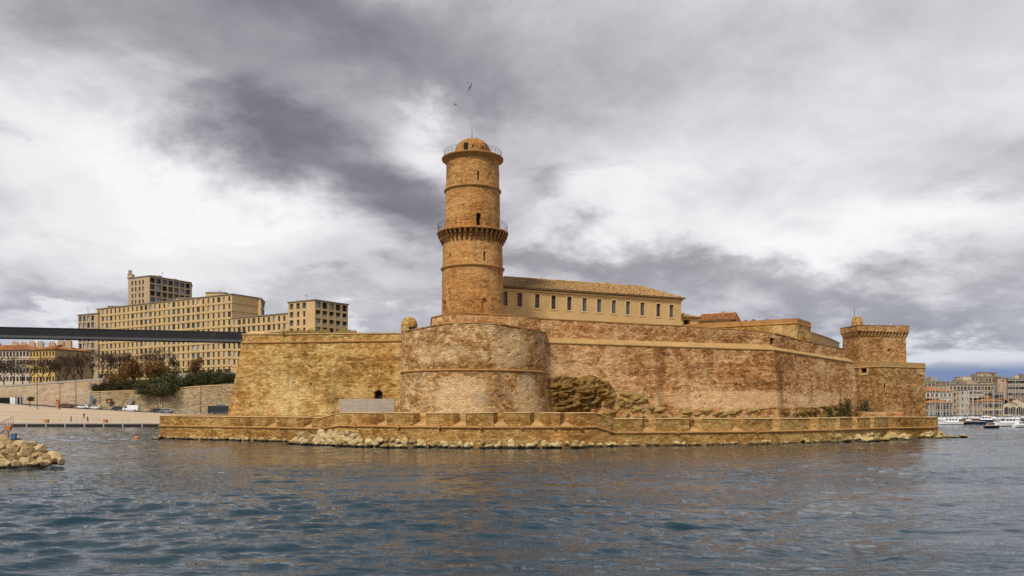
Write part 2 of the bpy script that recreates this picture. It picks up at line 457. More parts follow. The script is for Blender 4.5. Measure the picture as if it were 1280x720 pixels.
M['fort_red'] = masonry('rosy masonry', ((.16, .07, .022), (.45, .235, .088), (.74, .51, .275)), pale=.75, stain=.4, seed=3, bh=.26)
M['curtain'] = masonry('curtain masonry', ((.16, .07, .022), (.45, .235, .088), (.74, .51, .275)), pale=.75, stain=.4, seed=3, bh=.26,
                       streaks=[(CW_U(826), .9, .7), (CW_U(972), .8, .7), (CW_U(858), .4, .35), (CW_U(1010), .4, .35), (CW_U(1046), .5, .4)], washes=[(CW_U(930), 14, 4.6, 7.4, .8), (CW_U(1025), 7, 4.6, 7.6, .7), (CW_U(705), 6, 9.0, 11.5, .5)])
M['fort_round'] = masonry('patched masonry', ((.15, .072, .02), (.42, .235, .082), (.76, .55, .30)), pale=.9, stain=.4, seed=4, grey=.4,
                          washes=[(48.6, 4.5, 2.2, 9.4, .85), (55.0, 3.5, 9.8, 15.0, .7), (58.2, 2.6, 2.5, 9.5, .8), (45, 4.5, 10.8, 13.2, .45)])
M['sea'] = masonry('sea wall masonry', ((.13, .065, .016), (.36, .195, .054), (.60, .40, .165)), bw=.7, bh=.26, pale=.3, stain=.55, lichen=.45, seed=5)
M['tower'] = masonry('light tower masonry', ((.20, .085, .024), (.44, .22, .070), (.64, .375, .145)), bw=.5, bh=.24, bump=.5, pale=.4, stain=.6, mort=.35, seed=6)
M['sq'] = masonry('square tower masonry', ((.15, .07, .024), (.40, .22, .080), (.68, .48, .25)), pale=.6, stain=.5, seed=7, lichen=.25)
M['rough_wall'] = masonry('rubble masonry', ((.20, .14, .075), (.40, .30, .17), (.55, .44, .28)), bw=.8, bh=.4, pale=.4, stain=.5, seed=8, grey=.3)
M['corbel_dark'] = masonry('dark corbel stone', ((.06, .03, .012), (.19, .095, .034), (.38, .22, .09)), bw=.5, bh=.24, bump=.4, pale=.2, stain=.7, mort=.3, seed=9)  # darker stone tone for the tower gallery corbels
M['coping'] = plain('coping stone', (.56, .38, .17), .85, .3, .8, bump=.4)
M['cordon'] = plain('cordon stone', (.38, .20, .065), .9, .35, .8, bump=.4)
M['ledge'] = plain('ledge stone', (.42, .26, .10), .9, .3, .5, bump=.4)
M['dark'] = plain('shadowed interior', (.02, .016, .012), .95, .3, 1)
M['render'] = plain('cream render', (.54, .375, .165), .9, .2, .35, bump=.2)
M['trim'] = plain('render trim', (.58, .43, .21), .9, .15, .5)
M['glass'] = plain('window glass', (.02, .024, .03), .2, .4, .2, spec=.3)
M['glass_pale'] = plain('curtained window', (.42, .42, .40), .3, .25, .3, spec=.5)
M['glass_blue'] = plain('sky-lit glass', (.09, .12, .16), .15, .4, .3, spec=.5)
M['shutter'] = plain('brown shutter', (.10, .065, .04), .7, .3, .4)
M['frame'] = plain('weathered frame', (.13, .10, .07), .7, .2, 1)
M['roofpan'] = plain('roof underlay', (.16, .10, .05), .9, .3, 1)
M['iron'] = plain('dark iron', (.03, .028, .026), .5, .3, 2, metal=.6)
M['wood'] = plain('weathered wood', (.20, .12, .06), .8, .35, 2)
def tiles(name, a, b_, c):
    m, g, b = new_mat(name)
    geo = g.node('ShaderNodeNewGeometry'); p = geo.outputs['Position']
    n = g.noise(p, 2.2, 4, .7); n2 = g.noise(p, .3, 4, .6); r = geo.outputs['Random Per Island']
    t = g.math('ADD', g.math('MULTIPLY', r, .6), g.math('ADD', g.math('MULTIPLY', g.math('SUBTRACT', n, .5), .8), g.math('MULTIPLY', n2, .4)))
    g.put(b.inputs['Base Color'], g.ramp(t, [(.1, a), (.5, b_), (.95, c)])); b.inputs['Roughness'].default_value = .9
    return m
M['tile'] = tiles('canal tiles', (.22, .115, .036), (.44, .255, .09), (.62, .44, .20))
M['tile_red'] = tiles('orange tiles', (.26, .09, .025), (.42, .16, .045), (.52, .25, .09))

# ------------------------------------------------------------------ the sea: real wave relief near by, merging into bump far off
def water_material():
    m, g, b = new_mat('harbour water')
    geo = g.node('ShaderNodeNewGeometry'); p = geo.outputs['Position']
    b.inputs['Base Color'].default_value = (.007, .030, .046, 1); b.inputs['Roughness'].default_value = .035
    b.inputs['IOR'].default_value = 1.333; b.inputs['Specular IOR Level'].default_value = .5
    h = g.noise(g.mapping(p, rot=(0, 0, .12), sca=(.55, 1.5, 1)), 2.1, 5, .66, .5)
    h2 = g.noise(g.mapping(p, rot=(0, 0, -.2), sca=(.5, 1.4, 1)), .60, 3, .55, .4)
    gust = g.maprange(g.noise(g.mapping(p, sca=(.45, 1.6, 1)), .07, 5, .62, .6), .36, .62, .30, 1.15)
    sp_ = g.node('ShaderNodeSeparateXYZ'); g.put(sp_.inputs[0], p)
    lee = g.math('MULTIPLY', g.maprange(sp_.outputs[1], 50, 92), g.maprange(g.math('ABSOLUTE', g.math('SUBTRACT', sp_.outputs[0], 3.0)), 46, 62, 1, 0))
    gust = g.math('MULTIPLY', gust, g.math('SUBTRACT', 1.0, g.math('MULTIPLY', lee, .6)))
    hh = g.math('MULTIPLY', g.math('ADD', g.math('MULTIPLY', h, .34), g.math('MULTIPLY', h2, .75)), gust)
    bp = g.node('ShaderNodeBump'); bp.inputs['Strength'].default_value = 1.0; bp.inputs['Distance'].default_value = .24
    g.put(bp.inputs['Height'], hh); g.l.new(bp.outputs[0], b.inputs['Normal'])
    return m
M['water'] = water_material()
def build_water():
    oy = -10.0
    ang = np.concatenate([np.linspace(-180, -44, 30)[:-1], np.linspace(-44, 44, 900), np.linspace(44, 180, 30)[1:-1]])
    ang = np.radians(ang)
    rad = [1.0, 8.0, 20.0]
    while rad[-1] < 420: rad.append(rad[-1] + max(.075, rad[-1]*.0036))
    while rad[-1] < 9000: rad.append(rad[-1]*1.12)
    rad = np.array(rad); A, Rr = np.meshgrid(ang, rad)
    X = Rr*np.sin(A); Y = oy + Rr*np.cos(A); H = np.zeros_like(X)
    r_ = np.random.RandomState(3)
    cell = np.maximum(Rr*.0036, .075)
    # two groups: wind chop from the right front and a slack harbour swell
    for i in range(90):
        lam = .30*(5.5/.30)**(r_.rand()**1.2)
        if i % 4 == 3: th = math.radians(128 + r_.randn()*12); lam = max(lam, 1.2)
        else: th = math.radians(-82 + r_.randn()*(15 if lam > 1.5 else 24))
        k = 2*math.pi/lam; amp = .0055*lam**.70*(.6+.8*r_.rand())
        if lam > 2.2: amp *= .62
        ph = r_.rand()*6.28; ww = k*(X*math.cos(th)+Y*math.sin(th))+ph
        lod = np.clip(lam/(3.2*cell)-.4, 0, 1)
        wob = .5*np.sin(.11*X+.07*Y+ph*3)+.4*np.sin(.31*X-.19*Y+ph*5)
        grp = 1+.55*np.sin(.23*X*(1+.3*math.sin(ph*7))+.55*Y+ph*2)*np.sin(.41*Y-.13*X+ph*9)
        H += amp*lod*grp*(np.sin(ww+wob)+.25*np.cos(2*(ww+wob)))
    gust = .86+.30*np.sin(X*.021+Y*.06+1)+.22*np.sin(X*.05-Y*.103)+.18*np.sin(Y*.24+X*.02)
    # lee of the fort: the water lies calmer towards the sea wall
    lee = np.clip((Y-52)/40, 0, 1)*np.clip((62-np.abs(X-3))/16, 0, 1); lee = lee*lee*(3-2*lee)
    gust = np.clip(gust, .35, 1.5)*(1-.5*lee)
    H *= gust
    H *= np.where((np.abs(A) < R(44)) & (Rr < 420), 1, 0)
    n, k = X.shape
    vs = np.stack([X, Y, H], -1).reshape(-1, 3)
    a = np.arange(n-1)[:, None]*k; j = np.arange(k)[None, :]; j2 = (j+1) % k
    F = np.stack([a+j, a+k+j, a+k+j2, a+j2], -1).reshape(-1, 4)
    F = F[:, ::-1]
    me = bpy.data.meshes.new('water'); me.vertices.add(len(vs)); me.vertices.foreach_set('co', vs.ravel())
    me.loops.add(F.size); me.loops.foreach_set('vertex_index', F.ravel().astype(np.int32))
    me.polygons.add(len(F)); me.polygons.foreach_set('loop_start', np.arange(0, F.size, 4, dtype=np.int32))
    me.polygons.foreach_set('use_smooth', np.ones(len(F), dtype=bool))
    me.update(); me.validate(); me.materials.append(M['water'])
    o = bpy.data.objects.new('water', me); C.objects.link(o); tag(o, kind='structure')
    o['label'] = 'choppy grey blue harbour water'
build_water()

# ------------------------------------------------------------------ the fort
# plan of the low outer sea wall
SW = [W(200, 126), W(345, 115), W(402, 109), W(425, 106.5), W(497, 100), W(600, 96.5), W(700, 97), W(745, 99), W(768, 100.5),
      W(860, 103), W(960, 107), W(1039, 114), W(1080, 121), W(1110, 128), W(1123, 129), W(1172, 135)]
SW_top = [3.62, 3.55, 3.5, 4.2, 4.2, 4.22, 4.2, 4.2, 3.45, 3.42, 3.4, 3.4, 3.4, 3.4, 3.4, 3.3]
SW_cor = [2.0, 1.95, 1.95, 2.42, 2.42, 2.42, 2.4, 2.4, 1.65, 1.62, 1.62, 1.62, 1.62, 1.6, 1.6, 1.55]
def interp_s(pts, vals, q):
    s = 0
    for i in range(len(pts)-1):
        L = math.hypot(pts[i+1][0]-pts[i][0], pts[i+1][1]-pts[i][1])
        if q <= s+L+1e-6: return vals[i]+(vals[i+1]-vals[i])*(q-s)/L
        s += L
    return vals[-1]
def sea_wall():
    t = thing('sea_wall', (0, 96.5, 0), 'long low brown stone sea wall with splayed gun embrasures round the fort foot', 'wall')
    pts = [(SW[0][0]+6, SW[0][1]+20)] + SW + [(SW[-1][0]+1.5, SW[-1][1]+6)]
    tp = [SW_top[0]]+SW_top+[SW_top[-1]]; co = [SW_cor[0]]+SW_cor+[SW_cor[-1]]
    m, _ = ring_wall(pts, co, [-1.6]*len(pts), batter=.06, step=.30, vstep=.22, closed=False, rough=.06, pits=.08, seed=11)
    m.build('wall_base', M['sea'], t)
    nr = normals(pts)
    P, (T, K), S, N = subdivide(pts, [tp, co], 1.2)
    prof = [(-.25, -.16), (.06, -.16), (.17, -.10), (.21, 0), (.17, .10), (.06, .15), (-.25, .15)]
    MB().sweep(prof, P, N, K).build('cordon', M['cordon'], t)
    # thick infill behind everything, under coping height
    th = 2.6
    ifl = MB().sweep([(-1.05, -.4), (-1.05, 1.72), (-th, 1.72), (-th, -.4)], P, N, K); ifl.build('parapet_core', M['sea'], t)
    emb = [253, 296, 340, 385, 477, 525, 575, 626, 672, 708, 811, 869, 922, 970, 1017, 1046, 1068, 1090]
    es = sorted(path_s(pts, p)[0] for p in emb)
    corner = []; s = 0
    for a, b in zip(pts[:-1], pts[1:]): corner.append(s); s += math.hypot(b[0]-a[0], b[1]-a[1])
    total = s; corner.append(s)
    hw = .9
    edges = [0.0]
    for e in es: edges += [e-hw, e+hw]
    edges.append(total)
    rr = random.Random(4)
    for i in range(0, len(edges), 2):
        s0, s1 = edges[i], edges[i+1]
        st = [s0]+[c for c in corner if s0+.2 < c < s1-.2]+[s1]
        splay0 = .62 if i > 0 else 0; splay1 = .62 if i+2 < len(edges) else 0
        m = MB(); cp = MB()
        for a, b in zip(st[:-1], st[1:]):
            pa, na = at_s(pts, a+1e-4); pb, nb = at_s(pts, b-1e-4)
            ma = na; mb_ = nb
            if a in corner: k = corner.index(a); ma = nr[k]
            if b in corner: k = corner.index(b); mb_ = nr[k]
            tv = (pb-pa).normalized()
            za0, zb0 = interp_s(pts, co, a)+.13, interp_s(pts, co, b)+.13
            za1, zb1 = interp_s(pts, tp, a)-.10, interp_s(pts, tp, b)-.10
            ja, jb = (rr.uniform(-.04, .04) if a == s0 else 0), (rr.uniform(-.04, .04) if b == s1 else 0)
            D = 1.1
            fa, fb = pa+ma*(.02), pb+mb_*(.02)
            ba = pa-ma*D+tv*(splay0 if a == s0 else 0)*1.0; bb = pb-mb_*D-tv*(splay1 if b == s1 else 0)
            ba = pa-ma*D-tv*(splay0 if a == s0 else 0); bb = pb-mb_*D+tv*(splay1 if b == s1 else 0)
            q = lambda p, z: (p.x, p.y, z)
            m.hexa([q(fa, za0), q(fb, zb0), q(bb, zb0), q(ba, za0)], [q(fa, za1+ja), q(fb, zb1+jb), q(bb, zb1+jb), q(ba, za1+ja)])
            fa2, fb2 = pa+ma*.10, pb+mb_*.10
            cp.hexa([q(fa2, za1+.003+ja), q(fb2, zb1+.003+jb), q(bb, zb1+.003+jb), q(ba, za1+.003+ja)],
                    [q(fa2, za1+.10+ja), q(fb2, zb1+.10+jb), q(bb, zb1+.14+jb), q(ba, za1+.14+ja)])
        mo = m.build('merlon', M['sea'], t); cp.build('coping', M['coping'], t, parent=mo)
    for e in es:
        pa, n = at_s(pts, e); tv = Vector((-n.y, n.x)); k = interp_s(pts, co, e)
        sill = MB(); a, b = pa-tv*(hw-.02)+n*.06, pa+tv*(hw-.02)+n*.06
        c, d = pa+tv*.36-n*1.1, pa-tv*.36-n*1.1
        sill.hexa([(p.x, p.y, k+.1) for p in (a, b, c, d)], [(a.x, a.y, k+.16), (b.x, b.y, k+.16), (c.x, c.y, k+.80), (d.x, d.y, k+.80)])
        sill.build('embrasure_sill', M['ledge'], t)
        ip = MB(); ip.hexa([(p.x, p.y, k+.2) for p in (pa-tv*.5-n*.92, pa+tv*.5-n*.92, pa+tv*.5-n*1.3, pa-tv*.5-n*1.3)],
                           [(p.x, p.y, interp_s(pts, tp, e)-.03) for p in (pa-tv*.5-n*.92, pa+tv*.5-n*.92, pa+tv*.5-n*1.3, pa-tv*.5-n*1.3)])
        ip.build('embrasure_infill', M['fort_ochre'], t)
    # drain spouts on the cordon
    for px in (404, 446, 499, 550, 601, 652, 693, 725, 846, 945, 1040):
        q, (x, y) = path_s(pts, px); _, n = at_s(pts, q); k = interp_s(pts, co, q); tv = Vector((-n.y, n.x))
        b = MB(); b.obox((x+n.x*.2, y+n.y*.2, k+.02), (tv.x*.16, tv.y*.16, 0), (n.x*.2, n.y*.2, 0), (0, 0, .17)); b.build('drain_spout', M['cordon'], t)
sea_wall()
# ground of the terrace between the sea wall and the ramparts
g_ = MB(); inner = [p for p in SW]
nr_ = normals(SW)
ring = [(p[0]-n.x*2.3, p[1]-n.y*2.3) for p, n in zip(SW, nr_)]
g_.prism(ring+[(SW[-1][0]+2, 160), (-30, 175), (-48, 150)], -1.5, 1.55)
tag(g_.build('terrace_ground', plain('terrace earth', (.30, .21, .11), .95, .35, .4, bump=.4)), kind='structure')

# --- left bastion
BL = [W(303, 124.5), W(470, 120.3), W(506, 119.6)]
BLc = BL + [(BL[-1][0]+4, 150), (BL[0][0]-1.5, 156)]
def left_bastion():
    t = thing('bastion', (BL[0][0]+12, 123, 1.5), 'battered ochre stone bastion wall where the dark footbridge lands', 'bastion')
    zc = [Z(428.6, 124.5), Z(426.4, 120.3), Z(426, 119.6), 15, 15]
    s, _ = path_s(BLc, 475); s2 = path_s(BLc, 395)[0]
    hz = Z(500, 119)
    m, bk = ring_wall(BLc, zc, [1.4]*5, batter=.165, step=.30, vstep=.24, rough=.07, pits=.12, seed=21, depth=.9,
                      holes=[(s-.5, s+.5, Z(501, 119.5), Z(487.5, 119.5), True), (s2-.15, s2+.15, 8.2, 8.6, False)])
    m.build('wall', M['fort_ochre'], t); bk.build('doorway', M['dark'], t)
    P, (K,), S, N = subdivide(BLc, [zc], 1.5, True)
    MB().sweep([(-.2, -.18), (.06, -.18), (.2, -.09), (.23, 0), (.2, .1), (.06, .16), (-.2, .16)], P[:-1], N[:-1], K[:-1], closed=True).build('cordon', M['cordon'], t)
    zt = [Z(417.5, 124.5), Z(416.5, 120.3), Z(416.3, 119.6), 16.2, 16.2]
    m, _ = ring_wall(BLc, zt, [z+.14 for z in zc], step=.5, vstep=.3, rough=.05, pits=.06, seed=22)
    m.build('parapet', M['fort_ochre'], t)
    P, (K,), S, N = subdivide(BLc, [zt], 1.1, True)
    MB().sweep([(.12, -.1), (.14, .06), (-.5, .12), (-.9, .02)], P[:-1], N[:-1], [k+.02*rnd.random() for k in K[:-1]], closed=True).build('coping', M['coping'], t)
    # pale sloping stone block at the corner where the bridge lands
    b = MB(); x, y = W(306, 125.5)
    b.hexa([(x-.2, y, zt[0]+.03), (x+4, y-.1, zt[0]+.03), (x+4, y+3, zt[0]+.03), (x-.2, y+3, zt[0]+.03)],
           [(x+1.0, y+.3, zt[0]+.62), (x+3.2, y+.3, zt[0]+.5), (x+3.2, y+3, zt[0]+.5), (x+1.0, y+3, zt[0]+.62)])
    b.build('corner_block', M['coping'], t)
    return zt
zt_left = left_bastion()

# --- round bastion
RBC = (-5.55, 117.0)
def circle_pts(c, r, n, a0=0, a1=2*math.pi):
    full = abs(a1-a0-2*math.pi) < 1e-6
    return [(c[0]+r*math.cos(a0+(a1-a0)*k/(n if full else n-1)), c[1]+r*math.sin(a0+(a1-a0)*k/(n if full else n-1))) for k in range(n)]
def round_bastion():
    t = thing('round_bastion', (RBC[0], RBC[1], 1.5), 'round patched stone bastion with mid-height moulding below the tall light tower', 'bastion')
    pts = circle_pts(RBC, 10.55, 64); n = 64   # wall grids subdivide each chord
    zmid, ztop = 9.85, 15.8
    m, _ = ring_wall(pts, [zmid]*n, [1.4]*n, batter=.045, step=.30, vstep=.24, rough=.07, pits=.12, seed=31); m.build('lower_wall', M['fort_round'], t)
    m, _ = ring_wall(circle_pts(RBC, 10.45, 64), [ztop+.25*math.sin(6.28*k/n*3) for k in range(n)], [zmid]*n, batter=.01, step=.30, vstep=.24, rough=.09, pits=.14, seed=32); m.build('upper_wall', M['fort_round'], t)
    N = normals(pts, True)
    MB().sweep([(-.3, -.16), (.05, -.16), (.17, -.08), (.2, 0), (.17, .09), (.05, .15), (-.3, .15)], pts, N, [zmid]*n, True).build('cordon', M['cordon'], t)
    N = normals(circle_pts(RBC, 10.45, 64), True)
    MB().sweep([(.06, -.03), (.1, .1), (-.7, .16), (-.9, -.05)], circle_pts(RBC, 10.45, 64), N, [ztop+.25*math.sin(6.28*k/n*3) for k in range(n)], True).build('coping', M['fort_round'], t)
round_bastion()

# --- platform under the light tower
LT = (-5.9, 120.0)
def platform():
    pts = [W(540, 118.2), W(569, 113), W(641, 115), W(690, 119), (4, 128), (-13, 128)]
    t = thing('tower_platform', (LT[0], LT[1], 15.8), 'low many-sided stone platform carrying the tall round light tower', 'platform')
    zt = [18.2, 18.35, 18.15, 18.0, 18.0, 18.2]
    m, _ = ring_wall(pts, zt, [13.5]*6, batter=.05, step=.30, vstep=.24, rough=.07, pits=.1, seed=41); m.build('wall', M['fort_red'], t)
    P, (K,), S, N = subdivide(pts, [zt], 1.0, True)
    MB().sweep([(.1, -.12), (.12, .05), (-.5, .1), (-.6, -.1)], P[:-1], N[:-1], K[:-1], True).build('coping', M['cordon'], t)
platform()

# --- light tower
def light_tower():
    t = thing('light_tower', (LT[0], LT[1], 18.1), 'tall round orange stone light tower with corbelled gallery and domed top', 'tower')
    def ring(name, r0, r1, z0, z1, holes, mat, seed, depth=.8):
        n = 96
        cir = 2*math.pi*r0
        def sang(px):    # arc length of the point facing image column px
            off = ((px-591)*.1165)/r0; return (1.5*math.pi+math.asin(max(-.995, min(.995, off))))*r0
        hs = []
        for px, w, za, zb, ar in holes:
            s = sang(px); hs.append((s-w/2, s+w/2, za, zb, ar))
        m, bk = ring_wall(circle_pts(LT, r0, n), [z1]*n, [z0]*n, batter=0, step=9, vstep=.3, rough=.035, pits=.04, seed=seed, holes=hs, depth=depth)
        # gentle taper
        for i, v in enumerate(m.v):
            k = 1+(r1/r0-1)*(v[2]-z0)/(z1-z0); m.v[i] = (LT[0]+(v[0]-LT[0])*k, LT[1]+(v[1]-LT[1])*k, v[2])
        for q in bk.m:
            for i, v in enumerate(q.v):
                k = 1+(r1/r0-1)*(v[2]-z0)/(z1-z0); q.v[i] = (LT[0]+(v[0]-LT[0])*k, LT[1]+(v[1]-LT[1])*k, v[2])
        o = m.build(name, mat, t)
        return o, bk
    o, bk = ring('lower_shaft', 4.64, 4.55, 18.0, 25.45, [(607.5, .95, 19.0, 20.7, True), (556, .95, 19.0, 20.7, True)], M['tower'], 51, .35)
    bk.build('blind_niche', M['tower'], t, parent=o)
    o, bk = ring('middle_shaft', 4.52, 4.42, 25.45, 31.0, [(607.6, .36, 26.1, 27.5, False), (563.5, .35, 26.9, 27.5, False)], M['tower'], 52)
    bk.build('slit_window', M['dark'], t, parent=o)
    o, bk = ring('upper_shaft', 4.14, 4.06, 30.9, 37.1, [(600.2, .68, 31.15, 33.1, False)], M['tower'], 53)
    bk.build('gallery_doorway', M['dark'], t, parent=o)
    o, bk = ring('top_shaft', 4.02, 3.95, 37.1, 41.4, [(599.6, .28, 37.9, 39.2, False)], M['tower'], 54)
    bk.build('slit_window', M['dark'], t, parent=o)
    for r, z in ((4.6, 25.5), (4.1, 37.15)):
        MB().lathe([(r-.3, z-.22), (r+.02, z-.22), (r+.06, z-.08), (r+.19, z-.02), (r+.2, z+.1), (r+.02, z+.2), (r-.3, z+.22)], LT, 96).build('string_course', M['cordon'], t)
    # machicolated gallery
    g = MB().lathe([(4.2, 30.72), (5.28, 30.72), (5.34, 30.8), (5.34, 30.98), (5.28, 31.02), (4.0, 31.02)], LT, 96).build('gallery', M['tower'], t)
    base = None
    for k in range(40):
        a = 2*math.pi*k/40
        if base is None:
            c = MB()
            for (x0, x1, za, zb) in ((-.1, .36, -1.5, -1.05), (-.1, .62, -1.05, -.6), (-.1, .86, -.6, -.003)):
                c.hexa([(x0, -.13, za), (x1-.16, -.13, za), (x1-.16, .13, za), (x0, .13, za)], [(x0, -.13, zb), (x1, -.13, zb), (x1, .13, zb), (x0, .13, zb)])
            base = c.build('corbel', M['corbel_dark'], None); o = base
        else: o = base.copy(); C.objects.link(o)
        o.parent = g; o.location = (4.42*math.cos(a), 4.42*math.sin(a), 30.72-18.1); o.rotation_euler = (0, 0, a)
    rl = MB()
    for z in (31.45, 31.85, 32.2): rl.lathe([(5.2, z), (5.217, z+.02), (5.2, z+.04), (5.183, z+.02), (5.2, z)], LT, 72)
    for k in range(44):
        a = 2*math.pi*k/44; p = (LT[0]+5.2*math.cos(a), LT[1]+5.2*math.sin(a)); rl.tube((*p, 31.0), (*p, 32.26), .02, n=5)
    rl.build('railing', M['iron'], t, parent=g)
    # top cornice, dome
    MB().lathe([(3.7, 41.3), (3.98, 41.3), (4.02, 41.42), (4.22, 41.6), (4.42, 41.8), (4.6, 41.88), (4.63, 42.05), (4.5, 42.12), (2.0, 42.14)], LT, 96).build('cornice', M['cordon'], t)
    R0 = 2.78; n = 64
    prof = [(R0, 42.1), (R0, 42.75)]+[(R0*math.cos(a), 42.75+2.4*math.sin(a)) for a in [R(q) for q in range(8, 91, 8)]]+[(0.02, 45.17)]
    dm = MB().lathe(prof, LT, n).build('dome', M['tower'], t, smooth=True)
    def spot(px, w, za, zb, nm):
        th = 1.5*math.pi+math.asin((px-591)*.1165/R0); u = Vector((math.cos(th), math.sin(th), 0)); v = Vector((-u.y, u.x, 0))
        c = Vector((LT[0], LT[1], (za+zb)/2))+u*(R0-.28); b = MB().obox(c, v*(w/2), u*.34, (0, 0, (zb-za)/2)); b.build(nm, M['dark'], t, parent=dm)
    spot(583.5, .62, 42.5, 43.75, 'dome_doorway'); spot(592.5, .2, 43.15, 43.4, 'port'); spot(605, .2, 43.1, 43.35, 'port')
    MB().tube((LT[0]-.1, LT[1], 45.0), (LT[0]-.1, LT[1], 47.4), .045, .02, 5).build('finial_rod', M['iron'], t, parent=dm)
    rl = MB()
    for z in (42.5, 42.85, 43.1): rl.lathe([(4.3, z), (4.317, z+.02), (4.3, z+.04), (4.283, z+.02), (4.3, z)], LT, 64)
    for k in range(30):
        a = 2*math.pi*k/30; p = (LT[0]+4.3*math.cos(a), LT[1]+4.3*math.sin(a)); rl.tube((*p, 42.05), (*p, 43.15), .02, n=5)
    rl.build('top_railing', M['iron'], t)
light_tower()

# --- sentry box on the bastion
def sentry_box():
    c = W(511.5, 119.8); z0 = 15.2
    t = thing('sentry_box', (c[0], c[1], z0), 'small domed round stone sentry box on the bastion edge', 'sentry box')
    m = MB().lathe([(1.22, z0), (1.22, 17.05), (1.28, 17.12), (1.28, 17.25), (1.2, 17.3), (1.15, 17.62), (1.0, 17.98), (.75, 18.25), (.4, 18.42), (.02, 18.47)], c, 24)
    m.build('shell', M['fort_ochre'], t)
    b = MB().box(c[0]+.12, c[0]+1.1, c[1]-1.26, c[1]-.6, 16.2, 16.85); b.build('opening', M['dark'], t)
sentry_box()

# --- right curtain wall
CW = [W(668, 116), W(967, 124), W(1067, 139)]
CWc = CW + [(CW[-1][0]+2, 165), (2, 165)]
zl = [Z(427.6, 116), Z(437.2, 124), Z(453.2, 139), 12, 12]
def curtain():
    t = thing('curtain_wall', (18, 121, 1.5), 'long rosy stone curtain wall with ledge and upper wall right of the round bastion', 'wall')
    s1 = path_s(CW, 1055)[0]; s2 = path_s(CW, 978)[0]
    hs = [(s1-.2, s1+.2, Z(497, 136), Z(494, 136), False), (s2-.22, s2+.22, Z(502, 124), Z(499, 124), False)]
    rr = random.Random(9); L = path_s(CW, 1060)[0]
    for k in range(16):
        s = rr.uniform(2, L-2); z = rr.uniform(6, 13); hs.append((s-.11, s+.11, z, z+.22, False))
    m, bk = ring_wall(CWc, zl, [1.4]*5, batter=.10, step=.30, vstep=.24, rough=.07, pits=.12, seed=61, holes=hs, depth=.5)
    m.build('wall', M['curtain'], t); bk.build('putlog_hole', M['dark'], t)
    P, (K,), S, N = subdivide(CWc, [zl], 1.5, True)
    MB().sweep([(-.25, -.2), (.05, -.2), (.17, -.1), (.2, 0), (.17, .08), (.1, .12), (-1.25, .95), (-1.4, .6)], P[:-1], N[:-1], K[:-1], True).build('ledge', M['ledge'], t)
    # upper wall, set back on the ledge
    up = [W(676, 117.3), W(860, 122.2), W(942, 124.6), W(968, 125.3), W(985, 127.6), W(1002, 130), W(1056, 138.6)]
    tops = [Z(398.5, 117.3), Z(408, 122.2), Z(413.5, 124.6), Z(417, 125.3), Z(421, 127.6), Z(426, 130), Z(436.5, 138.6)]
    upc = up+[(up[-1][0]+.5, 160), (6, 160)]; tz = tops+[15, 15.5]
    s = path_s(up, 965.3)[0]
    m, bk = ring_wall(upc, tz, [12.9]*len(upc), batter=.03, step=.30, vstep=.24, rough=.06, pits=.1, seed=62, depth=.8, holes=[(s-.42, s+.42, Z(432.5, 125), Z(421.8, 125), True)])
    uw = m.build('upper_wall', M['fort_red'], t); bk.build('archway', M['dark'], t, parent=uw)
    P, (K,), S, N = subdivide(upc, [tz], 1.2, True)
    MB().sweep([(.07, -.06), (.1, .07), (-.5, .1), (-.6, -.1)], P[:-1], N[:-1], [k+.03*rnd.random() for k in K[:-1]], True).build('coping', M['cordon'], t)
curtain()

# --- upper bastion behind the curtain
def upper_bastion():
    pts = [W(852, 147), W(996, 133), W(1013, 138.5), (55, 160), (34, 163)]
    t = thing('upper_bastion', (W(996, 133)[0]-4, 140, 13), 'high angular stone bastion with moulded rim rising behind the curtain wall', 'bastion')
    zt = [Z(405.5, 147), Z(397.3, 133), Z(402.5, 138.5), 19.6, 19.8]
    m, _ = ring_wall(pts, [z-.85 for z in zt], [12.5]*5, batter=.09, step=.30, vstep=.24, rough=.07, pits=.1, seed=71); m.build('wall', M['fort_ochre'], t)
    P, (K,), S, N = subdivide(pts, [zt], 1.4, True)
    MB().sweep([(-.3, -1.0), (.1, -1.0), (.2, -.88), (.1, -.76), (.06, -.72), (.08, -.05), (-.6, 0), (-.9, -.3)], P[:-1], N[:-1], K[:-1], True).build('rim', M['cordon'], t)
    b = MB(); poly = [(p[0]-n.x*.5, p[1]-n.y*.5) for p, n in zip(pts, normals(pts, True))]; b.prism(poly, 18.0, [z-.3 for z in zt]); b.build('deck', M['ledge'], t)
upper_bastion()
# bare shrubs come later
def rear_block():
    pts = [W(1004, 148), W(1036, 166), (72, 176), (58, 172)]
    t = thing('stone_store', (58, 158, 13), 'plain flat roofed stone store behind the angular upper bastion', 'building')
    zt = [Z(412, 148), Z(422.6, 166), 19.2, 19.3]
    m, _ = ring_wall(pts, zt, [11]*4, step=.5, vstep=.35, rough=.04, seed=75); m.build('wall', M['render'], t)
    P, (K,), S, N = subdivide(pts, [zt], 3, True)
    MB().sweep([(.1, -.1), (.14, .08), (-.5, .1), (-.6, -.1)], P[:-1], N[:-1], K[:-1], True).build('coping', M['coping'], t)
rear_block()

